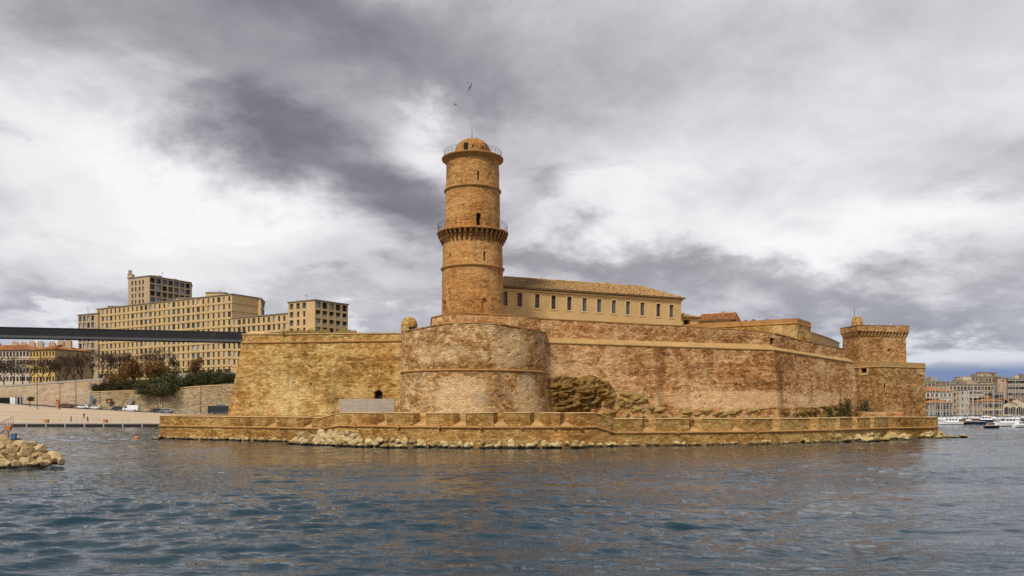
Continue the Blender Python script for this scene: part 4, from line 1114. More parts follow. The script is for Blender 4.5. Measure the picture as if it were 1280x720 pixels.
    MB().hexa([(x-.2, y-.12, 2.75), (x+.2, y-.12, 2.75), (x+.2, y+.12, 2.75), (x-.2, y+.12, 2.75)], [(x-.3, y-.14, 3.15), (x+.3, y-.14, 3.15), (x+.3, y+.14, 3.15), (x-.3, y+.14, 3.15)]).build('head', M['rust'], t)
    for s in (-1, 1): MB().tube((x+s*.2, y, 3.1), (x+s*.42, y, 3.4), .06, .05).build('horn', M['rust'], t)
    x, y = W(17.5, 68); t = thing('electric_box', (x, y, .9), 'small blue service box beside the rusty mooring post', 'box')
    MB().box(x-.17, x+.17, y-.15, y+.15, 2.05, 2.5).build('cabinet', M['blue'], t); MB().box(x-.19, x+.19, y-.18, y+.17, 2.502, 2.56).build('lid', M['g_metal'], t); MB().box(x-.06, x+.06, y-.06, y+.06, .8, 2.048).build('pedestal', M['g_metal'], t)
M['g_metal'] = plain('grey metal', (.30, .29, .28), .5, .2, 1, metal=.4)
M['rust'] = plain('rusty orange steel', (.42, .17, .05), .75, .35, 2)
M['blue'] = plain('blue paint', (.05, .13, .24), .5, .2, 2)
breakwater()
def buoy():
    x, y = W(171, 125); t = thing('buoy', (x, y, 0), 'small orange buoy floating off the sea wall corner', 'buoy')
    MB().lathe([(.02, -.25), (.3, -.15), (.38, .1), (.3, .35), (.12, .45), (.02, .46)], (x, y), 14).build('float', plain('buoy orange', (.6, .2, .05), .5, .15, 2), t, smooth=True)
    MB().tube((x, y, .45), (x, y, .75), .03).build('ring_post', M['iron'], t)
buoy()

# ------------------------------------------------------------------ footbridge
def footbridge():
    a, b = Vector(W(-200, 113.2)), Vector(W(309, 126)); d = (b-a).normalized(); n = Vector((d.y, -d.x)); L = (b-a).length
    t = thing('footbridge', ((a.x+b.x)/2, (a.y+b.y)/2, 15.1), 'slender dark steel and concrete footbridge reaching the fort bastion', 'bridge')
    dk = plain('dark bridge concrete', (.02, .02, .022), .6, .3, .5); rim = plain('bridge rim concrete', (.09, .09, .095), .6, .2, .5)
    def bar(u, z0, z1, w, mat, nm): c = (a+b)/2+n*u; return MB().obox((c.x, c.y, (z0+z1)/2), (d.x*L/2, d.y*L/2, 0), (n.x*w, n.y*w, 0), (0, 0, (z1-z0)/2)).build(nm, mat, t)
    bar(0, 15.1, 15.25, 1.15, dk, 'deck')
    for s in (1, -1):
        bar(s*1.3, 15.08, 15.42, .14, rim, 'flange'); bar(s*1.3, 15.423, 15.62, .09, dk, 'girder'); bar(s*1.3, 16.52, 16.66, .11, dk, 'handrail')
        m = MB(); k = int(L/.16)
        for i in range(k):
            p = a+d*(L*(i+.5)/k)+n*(s*1.3); m.obox((p.x, p.y, 16.07), (d.x*.068, d.y*.068, 0), (n.x*.05, n.y*.05, 0), (0, 0, .45))
        o = m.build('mesh_panel', dk, t); tag(o, kind='stuff')
footbridge()

# ------------------------------------------------------------------ the town shore behind, left of the fort
M['espl'] = plain('pale paving', (.47, .36, .24), .9, .14, .12, bump=.2)
M['asphalt'] = plain('asphalt', (.07, .065, .06), .95, .25, .3)
M['quay'] = plain('quay concrete', (.40, .35, .29), .9, .2, .3)
M['quay_shade'] = plain('quay edge shade', (.02, .018, .016), .9, .3, .6)  # near-black strip painted as the shadow under the quay edge
M['soil'] = plain('hillside soil', (.09, .075, .035), .95, .4, .2, bump=.5)
M['smooth_wall'] = masonry('smooth ashlar', ((.34, .25, .16), (.46, .35, .23), (.55, .44, .31)), bw=1.6, bh=.6, bump=.25, pale=.3, stain=.25, mort=.25, seed=12)
def shore():
    # quay apron with a painted undershadow strip, bleacher-like sloping square, road, hill
    XL, XR = -420, -60
    q = MB(); q.box(XL, XR, 217, 223, -2, .92); tag(q.build('quay', M['quay']), kind='structure')
    e = MB(); e.box(XL, XR, 216.4, 216.97, -1, .62); tag(e.build('quay_undershadow', M['quay_shade']), kind='structure')
    for i in range(13):   # pile caps that break the dark edge
        x = -152+i*5.2
        if i == 0:
            m = MB().box(-.16, .16, -.16, .0, -.9, .70); o = m.build('quay_fender', M['quay'], None); base = o
        else: o = base.copy(); C.objects.link(o)
        o.location = (x, 216.38, 0); tag(o, 'pale vertical fender on the dark town quay edge', 'fender', 'fenders along the town quay')
    road = [(W(-260, 268)[0], 268, 9.0), (W(0, 268)[0], 268, Z(504.5, 268)), (W(80, 266)[0], 266, Z(510.5, 266)), (W(130, 264)[0], 264, Z(513, 264)), (W(175, 262)[0], 262, Z(515.5, 262)), (W(215, 260)[0], 260, Z(517.5, 260)), (XR, 258, 2.6)]
    s = MB(); n = 22
    rows = []
    for x, y, z in road:
        col = []
        for j in range(n+1):
            f = j/n; yy = 223+(y-223)*f; g = max(0, (f-.12)/.88); col.append((x*(1-.0*f), yy, .93+(z-.93)*g**1.15))
        rows.append(col)
    for a, b in zip(rows[:-1], rows[1:]):
        for j in range(n): s.quad(a[j], b[j], b[j+1], a[j+1])
    s.weld(); tag(s.build('esplanade', M['espl']), kind='structure')
    for jj in (7, 11, 15):      # shallow terrace steps across the square
        st = MB()
        for a, b in zip(rows[:-1], rows[1:]): p, q_ = a[jj], b[jj]; st.hexa([(p[0], p[1]-.25, p[2]-.3), (q_[0], q_[1]-.25, q_[2]-.3), (q_[0], q_[1]+.4, q_[2]-.3), (p[0], p[1]+.4, p[2]-.3)], [(p[0], p[1]-.25, p[2]+.16), (q_[0], q_[1]-.25, q_[2]+.16), (q_[0], q_[1]+.4, q_[2]+.18), (p[0], p[1]+.4, p[2]+.18)])
        tag(st.build('esplanade_step', M['quay']), kind='structure')
    r = MB()
    for (x0, y0, z0), (x1, y1, z1) in zip(road[:-1], road[1:]): r.quad((x0, y0-.3, z0+.02), (x1, y1-.3, z1+.02), (x1, y1+14, z1+.1), (x0, y0+14, z0+.1))
    r.weld(); tag(r.build('road', M['asphalt']), kind='structure')
    k = MB()
    for (x0, y0, z0), (x1, y1, z1) in zip(road[:-1], road[1:]): k.hexa([(x0, y0-.7, z0-.4), (x1, y1-.7, z1-.4), (x1, y1-.32, z1-.4), (x0, y0-.32, z0-.4)], [(x0, y0-.7, z0+.15), (x1, y1-.7, z1+.15), (x1, y1-.32, z1+.15), (x0, y0-.32, z0+.15)])
    tag(k.build('kerb', M['quay']), kind='structure')
    # hill: terraces up to the street in front of the flats
    h = MB(); xs = [-420, -200, -170, -150, -130, -110, -80, -40, 40]
    def zs(x): return np.interp(x, [-420, -190, -150, -100, 40], [12, 12.6, 14.6, 17.2, 18])
    for x0, x1 in zip(xs[:-1], xs[1:]):
        prof = [(288, -1), (300, 0), (420, 1.5), (520, 6)]
        for (ya, da), (yb, db) in zip(prof[:-1], prof[1:]): h.quad((x0, ya, zs(x0)+da), (x1, ya, zs(x1)+da), (x1, yb, zs(x1)+db), (x0, yb, zs(x0)+db))
    h.weld(); tag(h.build('hill', M['soil']), kind='structure')
    return road, zs
ROAD, HZ = shore()
def road_z(x): return float(np.interp(x, [p[0] for p in ROAD], [p[2] for p in ROAD])) + .05
def road_y(x): return float(np.interp(x, [p[0] for p in ROAD], [p[1] for p in ROAD]))
def retaining_walls():
    t = thing('retaining_wall', (-170, 286, 4), 'smooth beige retaining wall climbing behind the sloping waterfront square', 'wall')
    pts = [W(-160, 292), W(0, 287), W(128, 282), W(133, 284)]; zt = [Z(492, 292), Z(483.5, 287), Z(474.5, 282), Z(474.5, 284)]
    m, _ = ring_wall(pts, zt, [2]*4, batter=.05, step=2, vstep=.8, closed=False, rough=.05); m.build('wall', M['smooth_wall'], t)
    P, (K,), S, N = subdivide(pts, [zt], 4)
    MB().sweep([(.12, -.1), (.14, .5), (-.5, .5), (-.6, -.6), (-6, -.8)], P, N, K).build('coping', M['quay'], t)
    t = thing('rubble_wall', (-120, 276, 3), 'rough ochre rubble retaining wall below the dark green shrubs', 'wall')
    pts = [W(113, 279), W(200, 275), W(255, 272), W(330, 268)]; zt = [Z(490, 279), Z(487.5, 275), Z(482.5, 272), Z(480, 268)]
    m, _ = ring_wall(pts, zt, [1.5]*4, batter=.06, step=.8, vstep=.5, closed=False, rough=.16, pits=.2, seed=4); m.build('wall', M['rough_wall'], t)
    P, (K,), S, N = subdivide(pts, [zt], 4)
    MB().sweep([(.15, -.1), (.17, .22), (-.4, .24), (-.5, -.3)], P, N, K).build('coping', M['coping'], t)
    b = MB().sweep([(-.4, 0), (-3, .6), (-12, 3.0), (-18, 4.6)], P, N, K); tag(b.build('slope', M['soil']), kind='structure')
    t = thing('street_parapet', (-115, 298, 16), 'pale low street parapet in front of the apartment arcade', 'wall')
    pts = [W(205, 300), W(330, 296)]; m, _ = ring_wall(pts, [Z(467, 300), Z(465.5, 296)], [14, 14], step=3, vstep=1, closed=False); m.build('wall', M['quay'], t)
    P, (K,), S, N = subdivide(pts, [[Z(467, 300), Z(465.5, 296)]], 4); MB().sweep([(.1, 0), (.1, .15), (-.4, .15), (-.4, 0)], P, N, K).build('coping', M['trim'], t)
retaining_walls()

# --- apartment blocks
M['flat'] = plain('ochre concrete', (.54, .38, .185), .9, .2, .3)
M['flat_dark'] = plain('weathered grey concrete', (.43, .33, .205), .9, .2, .3)
M['band'] = plain('concrete band', (.36, .24, .11), .9, .2, .4)
M['slabtop'] = plain('flat roof gravel', (.22, .19, .15), .95, .2, .6)
KW = ['glass', 'glass', 'glass', 'shutter', 'glass_blue', 'glass', 'glass_pale']
def block(name, label, pl, z0, z1, specs, mat='flat', group=None, band=None, roofm='slabtop', rim=.35, depth=.35, cat='building'):
    """pl: plan corners in order along the visible faces; specs: {edge: list of (s0,s1,z0,z1,kind)}"""
    q = pl[0]; t = thing(name, (q[0], q[1], z0), label, cat, group); rr = random.Random(len(label)+int(abs(q[0])))
    m = MB(); n = len(pl)
    for i in range(n):
        facade(m, pl[i], pl[(i+1) % n], z0, z1, specs.get(i, []), depth)
    w = m.build('wall', M[mat], t)
    for i, hs in specs.items(): place_windows(t, pl[i], pl[(i+1) % n], hs, depth, rr, KW)
    r = MB(); nn = normals(pl, True); r.prism([(p[0]+v.x*rim, p[1]+v.y*rim) for p, v in zip(pl, nn)], z1+.003, z1+.35); r.build('roof', M[roofm], t)
    if band:
        for z in band:
            b = MB().sweep([(0, -.12), (.12, -.12), (.12, .1), (0, .1)], pl[:3], normals(pl)[:3], [z]*3); b.build('string_band', M['band'], t)
    return t
def grid(L, n, z_top, rows, storey, w, h, off=.45, rr=None, wide=(), wide_w=1.9, skip=(), margin=0.0, drop=.55):
    hs = []; pit = (L-2*margin)/n
    for r in range(rows):
        zt = z_top-drop-r*storey
        for c in range(n):
            if c in skip: continue
            ww = wide_w if c in wide or (rr and rr.random() < .10) else w; s = margin+pit*(c+.5)
            hs.append((s-ww/2, s+ww/2, zt-h, zt, None))
    return hs
def apartments():
    rr = random.Random(77)
    A, B_, C_ = W(121, 368.5), W(290, 320), W(372, 300.5); g = 'ochre concrete apartment blocks on the hill'
    dirv = (Vector(B_)-Vector(A)).normalized(); nb = Vector((-dirv.y, dirv.x)); LA = (Vector(B_)-Vector(A)).length
    zt = Z(368, 320); st = 3.16
    back = lambda p, k: tuple(Vector(p)+nb*k)
    hs = grid(LA, 29, zt, 10, st, 1.15, 2.05, rr=rr, wide=(1, 10, 11, 12, 17, 22))
    for i, h in enumerate(hs):
        if h[1]-h[0] > 1.5: hs[i] = (*h[:4], rr.choice(['glass_blue', 'glass_pale', 'glass', 'glass_blue']))
    # ground arcade
    zb = Z(470, 320)-1.5
    for k in range(18): s = LA*(k+.5)/18; hs.append((s-1.9, s+1.9, zb+2.2, zb+4.4, 'dark'))
    block('apartment_block', 'long ochre apartment block with rows of narrow windows behind the footbridge', [A, B_, back(B_, 14), back(A, 14)], zb, zt, {0: hs}, group=g, band=[zt-.28-st*k for k in range(1, 11)])
    # low wing continuing to the right
    LC = (Vector(C_)-Vector(B_)).length; z2 = zt-3*st-.25
    hs = grid(LC, 13, z2, 6, st, 1.15, 2.05, rr=rr, wide=(1, 2, 4))
    block('apartment_wing', 'lower ochre wing joining the long block and the small pavilion', [B_, C_, back(C_, 12), back(B_, 12)], zb, z2, {0: hs}, group=g, band=[z2-.28-st*k for k in range(1, 7)])
    # set-back end wing
    p0, p1, p2 = W(290.6, 327), W(302.5, 338), W(326, 330); dd = (Vector(p2)-Vector(p1)).normalized(); p3 = W(330.5, 341)
    z3 = zt-.4; L = (Vector(p2)-Vector(p1)).length; L3 = (Vector(p3)-Vector(p2)).length
    hs = [(L*.5-.55, L*.5+1.2, z3-.8-st*r-2.1, z3-.8-st*r, None) for r in range(5)]; h3 = [(.8, L3-.8, z3-.6-st*r-2.2, z3-.6-st*r, 'glass') for r in range(5)]
    block('apartment_end', 'ochre end block with blank flank and dark balconies beside the long block', [p0, p1, p2, p3, (p3[0]-4, p3[1]+12), (p0[0]-4, p0[1]+25)], zb, z3, {1: hs, 2: h3}, group=g)
    # pavilion
    p0, p1, p2 = W(360, 297), W(393.5, 290), W(435, 303); p3 = (p2[0]-6, p2[1]+10); z4 = Z(375.3, 290)
    L0, L1 = (Vector(p1)-Vector(p0)).length, (Vector(p2)-Vector(p1)).length
    h0 = [(L0*f-w/2, L0*f+w/2, z4-.5-3.05*r-2.1, z4-.5-3.05*r, 'glass' if w < 1.5 else 'glass_blue') for r in range(5) for f, w in ((.13, 1.9), (.38, 1.2 if r else 1.9), (.61, 1.1 if r else 1.9))]
    h1 = [(L1*(c+.5)/5-1.15, L1*(c+.5)/5+1.15, z4-.35-3.05*r-2.3, z4-.35-3.05*r, rr.choice(['glass', 'dark', 'glass', 'shutter', 'glass_pale'] if r else ['dark', 'dark', 'glass', 'glass_pale'])) for r in range(5) for c in range(5)]
    t = block('pavilion_block', 'small square ochre apartment pavilion with deep loggias above the bastion', [p0, p1, p2, p3, (p0[0]+3, p0[1]+18)], zb, z4, {0: h0, 1: h1}, group=g, depth=.8)
    d = (Vector(p2)-Vector(p1)).normalized(); n = Vector((d.y, -d.x))
    for r in range(1, 4):
        for c in range(5):
            p = Vector(p1)+d*(L1*(c+.5)/5)-n*.25; MB().obox((p.x, p.y, z4-.35-3.05*r-1.85), (d.x*1.14, d.y*1.14, 0), (n.x*.05, n.y*.05, 0), (0, 0, .44)).build('balcony_rail', M['flat_dark'], t)
    x, y = W(378, 300); MB().box(x-2.5, x+2.2, y, y+4, z4+.2, z4+1.4).build('roof_hut', M['flat'], t)
    # tower block
    p0, p1, p2 = W(160, 398), W(187, 390), W(238.5, 411); z5 = Z(345, 390); L0, L1 = (Vector(p1)-Vector(p0)).length, (Vector(p2)-Vector(p1)).length
    h0 = [(L0*f-.6, L0*f+.6, z5-1.5-3.16*r-2.2, z5-1.5-3.16*r, rr.choice(KW)) for r in range(7) for f in (.2, .36, .54, .7)]
    h1 = [(L1*(c+.5)/7-1.35, L1*(c+.5)/7+1.35, z5-.7-3.16*r-2.35, z5-.7-3.16*r, rr.choice(['glass', 'dark', 'glass_blue', 'glass_pale', 'shutter'])) for r in range(7) for c in range(7)]
    t = block('tower_block', 'tall weathered apartment tower rising behind the long ochre block', [p0, p1, p2, (p2[0]-5, p2[1]+14), (p0[0]+4, p0[1]+22)], zb, z5, {0: h0, 1: h1}, mat='flat_dark', group=g, depth=.7)
    for px, D, w, z in ((162, 399, 2.2, 2.6), (178, 398, 5, 1.0), (192, 396, 5.5, 1.4), (212, 405, 6, 1.1)):
        x, y = W(px, D); MB().box(x-w/2, x+w/2, y, y+3, z5+.2, z5+z).build('roof_hut', M['flat_dark'], t)
    x, y = W(162.5, 399.5); MB().tube((x, y, z5+2.4), (x, y, z5+4.4), .9, .9, 10).build('roof_tank', M['flat_dark'], t)
    # glazed loggia end at the left
    p0, p1 = W(97.5, 374), W(122.5, 367); z6 = Z(393, 370); L0 = (Vector(p1)-Vector(p0)).length
    h0 = [(L0*.82*(c+.5)/4+.2-1.0, L0*.82*(c+.5)/4+.2+1.0, z6-.6-3.16*r-2.4, z6-.6-3.16*r, rr.choice(['glass_blue', 'glass_pale', 'glass', 'glass_blue'])) for r in range(9) for c in range(4)]
    block('loggia_block', 'greenish glazed loggia block at the end of the long ochre block', [p0, p1, back(p1, 12), back(p0, 12)], zb-2, z6, {0: h0}, mat='flat_dark', group=g, depth=.5)
    # rooftop huts
    for px, py, D, w, h in ((268, 360, 335, 8, 3.0), (143, 380, 372, 7, 2.0), (230, 372, 345, 8, 2.2)):
        x, y = W(px, D); zz = zt; t = thing('roof_hut', (x, y, zt+.35), 'low plant hut on the long block roof', 'hut', 'roof huts on the long block')
        MB().box(x-w/2, x+w/2, y+1, y+5, zt+.353, zt+h).build('wall', M['flat'], t); MB().box(x-w/2-.3, x+w/2+.3, y+.7, y+5.3, zt+h+.003, zt+h+.25).build('roof', M['slabtop'], t)
    for px, D, z, l, in ((203, 400, z5+.3, 0), (275, 332, zt+.3, 0), (110, 372, z6, 0), (383, 300, z4+.2, 0)):
        x, y = W(px, D); t = MB(); t.tube((x, y, z), (x, y, z+3.4), .07, .05); t.tube((x-.7, y, z+3.1), (x+.7, y, z+3.1), .04); t.tube((x-.45, y, z+2.7), (x+.45, y, z+2.7), .04)
        tag(t.build('antenna', M['iron'], None, loc=(x, y, z)), 'thin roof aerial with crossbars on an ochre apartment roof', 'antenna', 'roof aerials')
apartments()
M['white_wall'] = plain('off white render', (.56, .47, .37), .9, .15, .3)
M['yellow_wall'] = plain('yellow ochre render', (.55, .37, .13), .9, .2, .3)
M['tan_wall'] = plain('tan render', (.42, .32, .19), .9, .2, .3)
def old_houses():
    rr = random.Random(5)
    def row_house(name, label, p0, p1, depth, ze, zr, mat, cols, rows, st, chim, side=None, seed=1):
        d = (Vector(p1)-Vector(p0)).normalized(); n = Vector((-d.y, d.x)); L = (Vector(p1)-Vector(p0)).length
        bl, br = tuple(Vector(p0)+n*depth), tuple(Vector(p1)+n*depth); z0 = 12.5
        t = thing(name, (p0[0], p0[1], z0), label, 'house', 'old houses by the bare trees')
        hs = grid(L, cols, ze, rows, st, 1.1, 1.9, drop=.7)
        m = MB(); facade(m, p0, p1, z0, ze, hs, .3)
        for a, b in ((br, bl), (bl, p0)): facade(m, a, b, z0, ze, [])
        sw = MB(); hs2 = [(depth*f-.5, depth*f+.5, ze-.9-3.4*r-1.8, ze-.9-3.4*r, 'shutter') for r in range(3) for f in (.62, .74)] if side else []
        facade(sw, p1, br, z0, ze, hs2, .3); sw.build('side_wall', M['tan_wall'], t)
        if side: place_windows(t, p1, br, hs2, .3, rr, ['shutter'])
        m.build('wall', M[mat], t); place_windows(t, p0, p1, hs, .3, rr, ['shutter', 'glass', 'shutter', 'glass'])
        b = MB().sweep([(0, -.12), (.2, -.12), (.25, .12), (0, .12)], [p0, p1, br], normals([p0, p1, br]), [ze-st+.25]*3); b.build('string_course', M['trim'], t)
        ro = hip_roof(t, [p0, p1, br, bl], ze+.16, zr, .6, 'tile_red', seed, pitch=.5, course=.9)
        for f, dz in chim:
            p = Vector(p0)+d*(L*f)+n*(depth*.5); c = MB(); c.box(p.x-1.3, p.x+1.3, p.y-.5, p.y+.5, ze, zr+dz); c.build('chimney', M['tan_wall'], t, parent=ro)
            for q in (-.8, 0, .8): MB().tube((p.x+q, p.y, zr+dz), (p.x+q, p.y, zr+dz+.8), .25, .18, 7).build('chimney_pot', M['tile_red'], t, parent=ro)
    row_house('terrace_house', 'white old house with orange tiled roof at the shore hill', W(-70, 338), W(36.5, 330), 16, Z(438.5, 334), Z(432, 342), 'white_wall', 26, 4, 3.4, ((.45, .9), (.66, .9), (.76, .6), (.86, 1.0), (.96, .9)), seed=3)
    row_house('terrace_house', 'yellow old house with orange tiled roof beside the white house', W(36.9, 330), W(68.5, 324), 17, Z(437.5, 327), Z(431, 335), 'yellow_wall', 8, 4, 3.4, ((.15, .8), (.5, 1.4), (.8, 1.5)), side=True, seed=7)
old_houses()

# ------------------------------------------------------------------ vegetation
def leaf_mat(name, a, b_, c):
    m, g, b = new_mat(name)
    geo = g.node('ShaderNodeNewGeometry'); oi = g.node('ShaderNodeObjectInfo')
    n = g.noise(geo.outputs['Position'], .9, 3, .6)
    t = g.math('ADD', g.math('MULTIPLY', geo.outputs['Random Per Island'], .5), g.math('MULTIPLY', n, .6))
    g.put(b.inputs['Base Color'], g.ramp(t, [(.2, a), (.55, b_), (.9, c)])); b.inputs['Roughness'].default_value = .75; b.inputs['Specular IOR Level'].default_value = .2
    return m
M['leaf_green'] = leaf_mat('dark evergreen leaves', (.016, .018, .006), (.042, .042, .012), (.095, .082, .028))
M['leaf_olive'] = leaf_mat('olive leaves', (.03, .032, .01), (.07, .07, .022), (.14, .125, .045))
M['leaf_brown'] = leaf_mat('autumn leaves', (.07, .034, .010), (.17, .088, .022), (.28, .155, .042))
M['twig'] = plain('bare twigs', (.085, .055, .035), .9, .3, 1)
M['bark'] = plain('bark', (.07, .05, .035), .95, .3, 2)
M['straw'] = leaf_mat('dry grass blades', (.13, .085, .02), (.27, .185, .05), (.40, .29, .10))
def bare_tree_meshes(seed, H):
    rr = random.Random(seed); tr = MB(); cr = MB()
    def grow(p, d, l, r, lev):
        q = p+d*l; (tr if lev < 2 else cr).tube(p, q, r, r*.7, 5 if lev < 2 else 3, cap=False)
        if lev >= 6: return
        for k in range(3 if lev < 5 else 2):
            ax = Vector((rr.gauss(0, 1), rr.gauss(0, 1), rr.gauss(0, .6)+.25)).normalized(); nd = (d*.62+ax*.62+Vector((0, 0, .10))).normalized()
            grow(q if k else p.lerp(q, .8), nd, l*rr.uniform(.62, .86), max(.038 if H > 5 else .018, r*.6), lev+1)
    grow(Vector((0, 0, -.3)), Vector((rr.uniform(-.08, .08), rr.uniform(-.08, .08), 1)).normalized(), H*.30, H*.022, 0)
    a = tr.build('trunk', M['bark'], None, autouv=False); b = cr.build('crown', M['twig'], None, autouv=False); da, db = a.data, b.data
    bpy.data.objects.remove(a); bpy.data.objects.remove(b); return da, db
def leafy_meshes(seed, rx, rz, n, leaf, mat, trunk=True, lumps=9, H=0):
    rr = random.Random(seed); m = MB(); L = []
    for _ in range(lumps):
        a = rr.uniform(0, 6.28); q = rr.random()**.5; L.append((Vector((math.cos(a)*q*rx*.62, math.sin(a)*q*rx*.62, rz*(.35+rr.uniform(-.25, 1.05)))), rr.uniform(.32, .58)))
    for i in range(n):
        c, k = rr.choice(L); v = Vector((rr.gauss(0, 1), rr.gauss(0, 1), rr.gauss(0, 1))).normalized(); rad = k*(rr.random()**.35)
        p = c+Vector((v.x*rad*rx, v.y*rad*rx, v.z*rad*rz*1.1)); p.z += H
        if p.z < H-.1*rz: continue
        a = (v+Vector((rr.gauss(0, .5), rr.gauss(0, .5), rr.gauss(0, .5)))).normalized(); b = a.orthogonal().normalized()*leaf*rr.uniform(.6, 1.3); c2 = a.cross(b)*rr.uniform(.4, .8)
        m.quad(p-b, p-c2, p+b, p+c2)
    cr = m.build('crown', mat, None, autouv=False); t = MB()
    t.tube((0, 0, -.5), (0, 0, H+rz*.5), .05*rx+.05, .03*rx+.02, 6)
    for c, k in L: t.tube((0, 0, H*.8+rz*.1), c+Vector((0, 0, H)), .02*rx+.03, .02, 4)
    tk = t.build('trunk', M['bark'], None, autouv=False); da, db = tk.data, cr.data
    bpy.data.objects.remove(tk); bpy.data.objects.remove(cr); return da, db
def plant(name, meshes, loc, rz, sc, label, cat, group):
    t = thing(name, loc, label, cat, group, rz); t.scale = sc if hasattr(sc, '__len__') else (sc,)*3
    for nm, me in zip(('trunk', 'crown'), meshes):
        o = bpy.data.objects.new(nm, me); C.objects.link(o); o.parent = t
    return t
def vegetation():
    rr = random.Random(2)
    bare = [bare_tree_meshes(s, 11.5) for s in (3, 5, 8, 13)]
    gb = 'bare street trees above the retaining wall'
    for i, px in enumerate((-22, -8, 4, 17, 28, 39, 50, 61, 71, 81, 92, 103, 115, 127, 138, 150, 162, 174, 186, 198)):
        D = rr.uniform(298, 308); x, y = W(px+rr.uniform(-2, 2), D); z = float(HZ(x))-.3
        house = 'white' if px < 37 else 'yellow' if px < 95 else 'long ochre'
        plant('bare_tree', bare[i % 4], (x, y, z), rr.uniform(0, 6.28), rr.uniform(.95, 1.22), 'leafless brown street tree in the row before the %s %s' % (house, 'house' if px < 95 else 'apartment block'), 'tree', gb+(' at the houses' if px < 95 else ' at the flats'))
    brown = [leafy_meshes(s, 3.6, 4.4, 3200, .22, M['leaf_brown'], H=1.6, lumps=12) for s in (4, 9)]
    for px, py, D, sc, lab in ((140, 487, 287, .62, 'small russet tree at the top end of the smooth retaining wall'), (168, 484, 291, 1.12, 'wide russet tree among the dark shrubs above the rubble wall'), (190, 484, 289, 1.12, 'russet tree leaning over the big green shrub above the rubble wall'),
                              (245, 470, 297, .82, 'round russet tree standing alone before the apartment arcade'), (153, 485, 294, .9, 'russet tree tucked behind the dark hedge above the rubble wall'), (203, 480, 296, .9, 'dull russet tree behind the big green shrub')):
        x, y = W(px, D); plant('autumn_tree', brown[int(px) % 2], (x, y, Z(py, D)), px, (sc*1.1, sc*1.1, sc), lab, 'tree', 'russet trees on the slope')
    dk = [leafy_meshes(s, 2.6, 3.2, 1300, .17, M['leaf_green'], H=.6) for s in (21, 22)]
    x, y = W(217, 298); plant('evergreen_tree', dk[0], (x, y, Z(471, 298)), 0, (1.25, 1.25, 1.2), 'small dark evergreen tree next to the round russet tree', 'tree', None)
    bush = [leafy_meshes(s, 3.3, 3.0, 2600, .20, M['leaf_green'], lumps=14) for s in (31, 32, 33)]; olive = [leafy_meshes(s, 4.2, 4.0, 3600, .20, M['leaf_olive'], lumps=15) for s in (41, 42)]
    gk = 'dark shrubs along the rubble wall'
    for i, (px, py, D, sx, sz) in enumerate(((118, 489, 281, .8, .8), (127, 489, 281, 1.0, .95), (138, 489, 281, 1.0, .95), (149, 489, 281, 1.0, 1.0), (160, 488, 281, 1.0, 1.1), (171, 488, 280, 1.0, 1.1), (238, 484, 276, 1.1, 1.5), (248, 483, 276, 1.0, 1.2), (259, 481, 276, 1.1, 1.4), (270, 481, 276, 1.0, 1.1), (281, 480, 276, 1.0, 1.0), (290, 479, 276, 1.0, 1.0), (227, 487, 275, 1.0, 1.3), (262, 476, 284, 1.3, .9), (280, 474, 286, 1.4, .8))):
        x, y = W(px, D); plant('shrub', bush[i % 3], (x, y, Z(py, D)-.3), i*1.3, (sx*.88, sx*.88, sz*.78), 'dark green shrub in the hedge along the rubble wall', 'shrub', gk)
    for i, (px, py, D, s, lab) in enumerate(((181, 492, 274, .95, 'olive green shrub spilling over the rubble wall left of the biggest shrub'), (202, 495, 273, 1.5, 'biggest olive green shrub hanging over the rubble wall'), (216, 492, 273.5, 1.35, 'olive green shrub overhanging the wall beside the biggest shrub'))):
        x, y = W(px, D); plant('shrub', olive[i % 2], (x, y, Z(py, D)), i*2., (s*1.05, s*.9, s*.85), lab, 'shrub', None)
    # ivy-like shrubs that also stand in for dark sluice recesses by the square tower
    ivy = [leafy_meshes(s, 1.5, 2.2, 900, .12, M['leaf_green'], lumps=9) for s in (51, 52)]
    for i, (px, D, sx, sz) in enumerate(((1040, 127.6, .7, .9), (1049, 128.5, .6, 1.3), (1057, 129.5, .7, 1.25), (1063, 131, .6, 1.2), (1077, 137.5, 1.3, 1.25), (1086, 136.8, 1.1, .9))):
        x, y = W(px, D); plant('wall_shrub', ivy[i % 2], (x, y, 1.5), i, (sx, sx*.8, sz), 'dark leafy shrub suggesting sluice recesses against the fort wall in the angle of the square tower', 'shrub', 'shrubs in the square tower angle')
    # bare twiggy shrubs on the upper bastion
    tw = [bare_tree_meshes(s, 2.0) for s in (61, 62)]
    for i, (px, D) in enumerate(((918, 146), (931, 145), (935, 146), (945, 144), (951, 145), (958, 144))):
        x, y = W(px, D); plant('bare_shrub', tw[i % 2], (x, y, 19.2), i, (1.1, 1.1, .95), 'leafless grey shrub on the upper bastion roof', 'shrub', 'bare shrubs on the upper bastion')
    # dry grass on the left bastion
    m = MB(); r2 = random.Random(8)
    for px0, px1, D, h, n in ((352, 412, 122.8, .95, 2600), (420, 446, 122.3, .85, 1100), (330, 350, 123.5, .35, 260), (446, 500, 122.0, .25, 420), (318, 335, 124, .2, 120)):
        for _ in range(n):
            px = r2.uniform(px0, px1); dd = D+r2.uniform(0, 3); x, y = W(px, dd); hh = h*r2.uniform(.5, 1.15)*(.65+.5*mn.noise((px*.13, 0, 0))); a = r2.uniform(0, 6.28); lx, ly = math.cos(a)*.25*hh, math.sin(a)*.25*hh
            z0 = 16.0; w = .03
            k = len(m.v); m.v += [(x-w, y, z0), (x+w, y, z0), (x+lx, y+ly, z0+.35+hh)]; m.f.append((k, k+1, k+2)); m.mi.append(0)
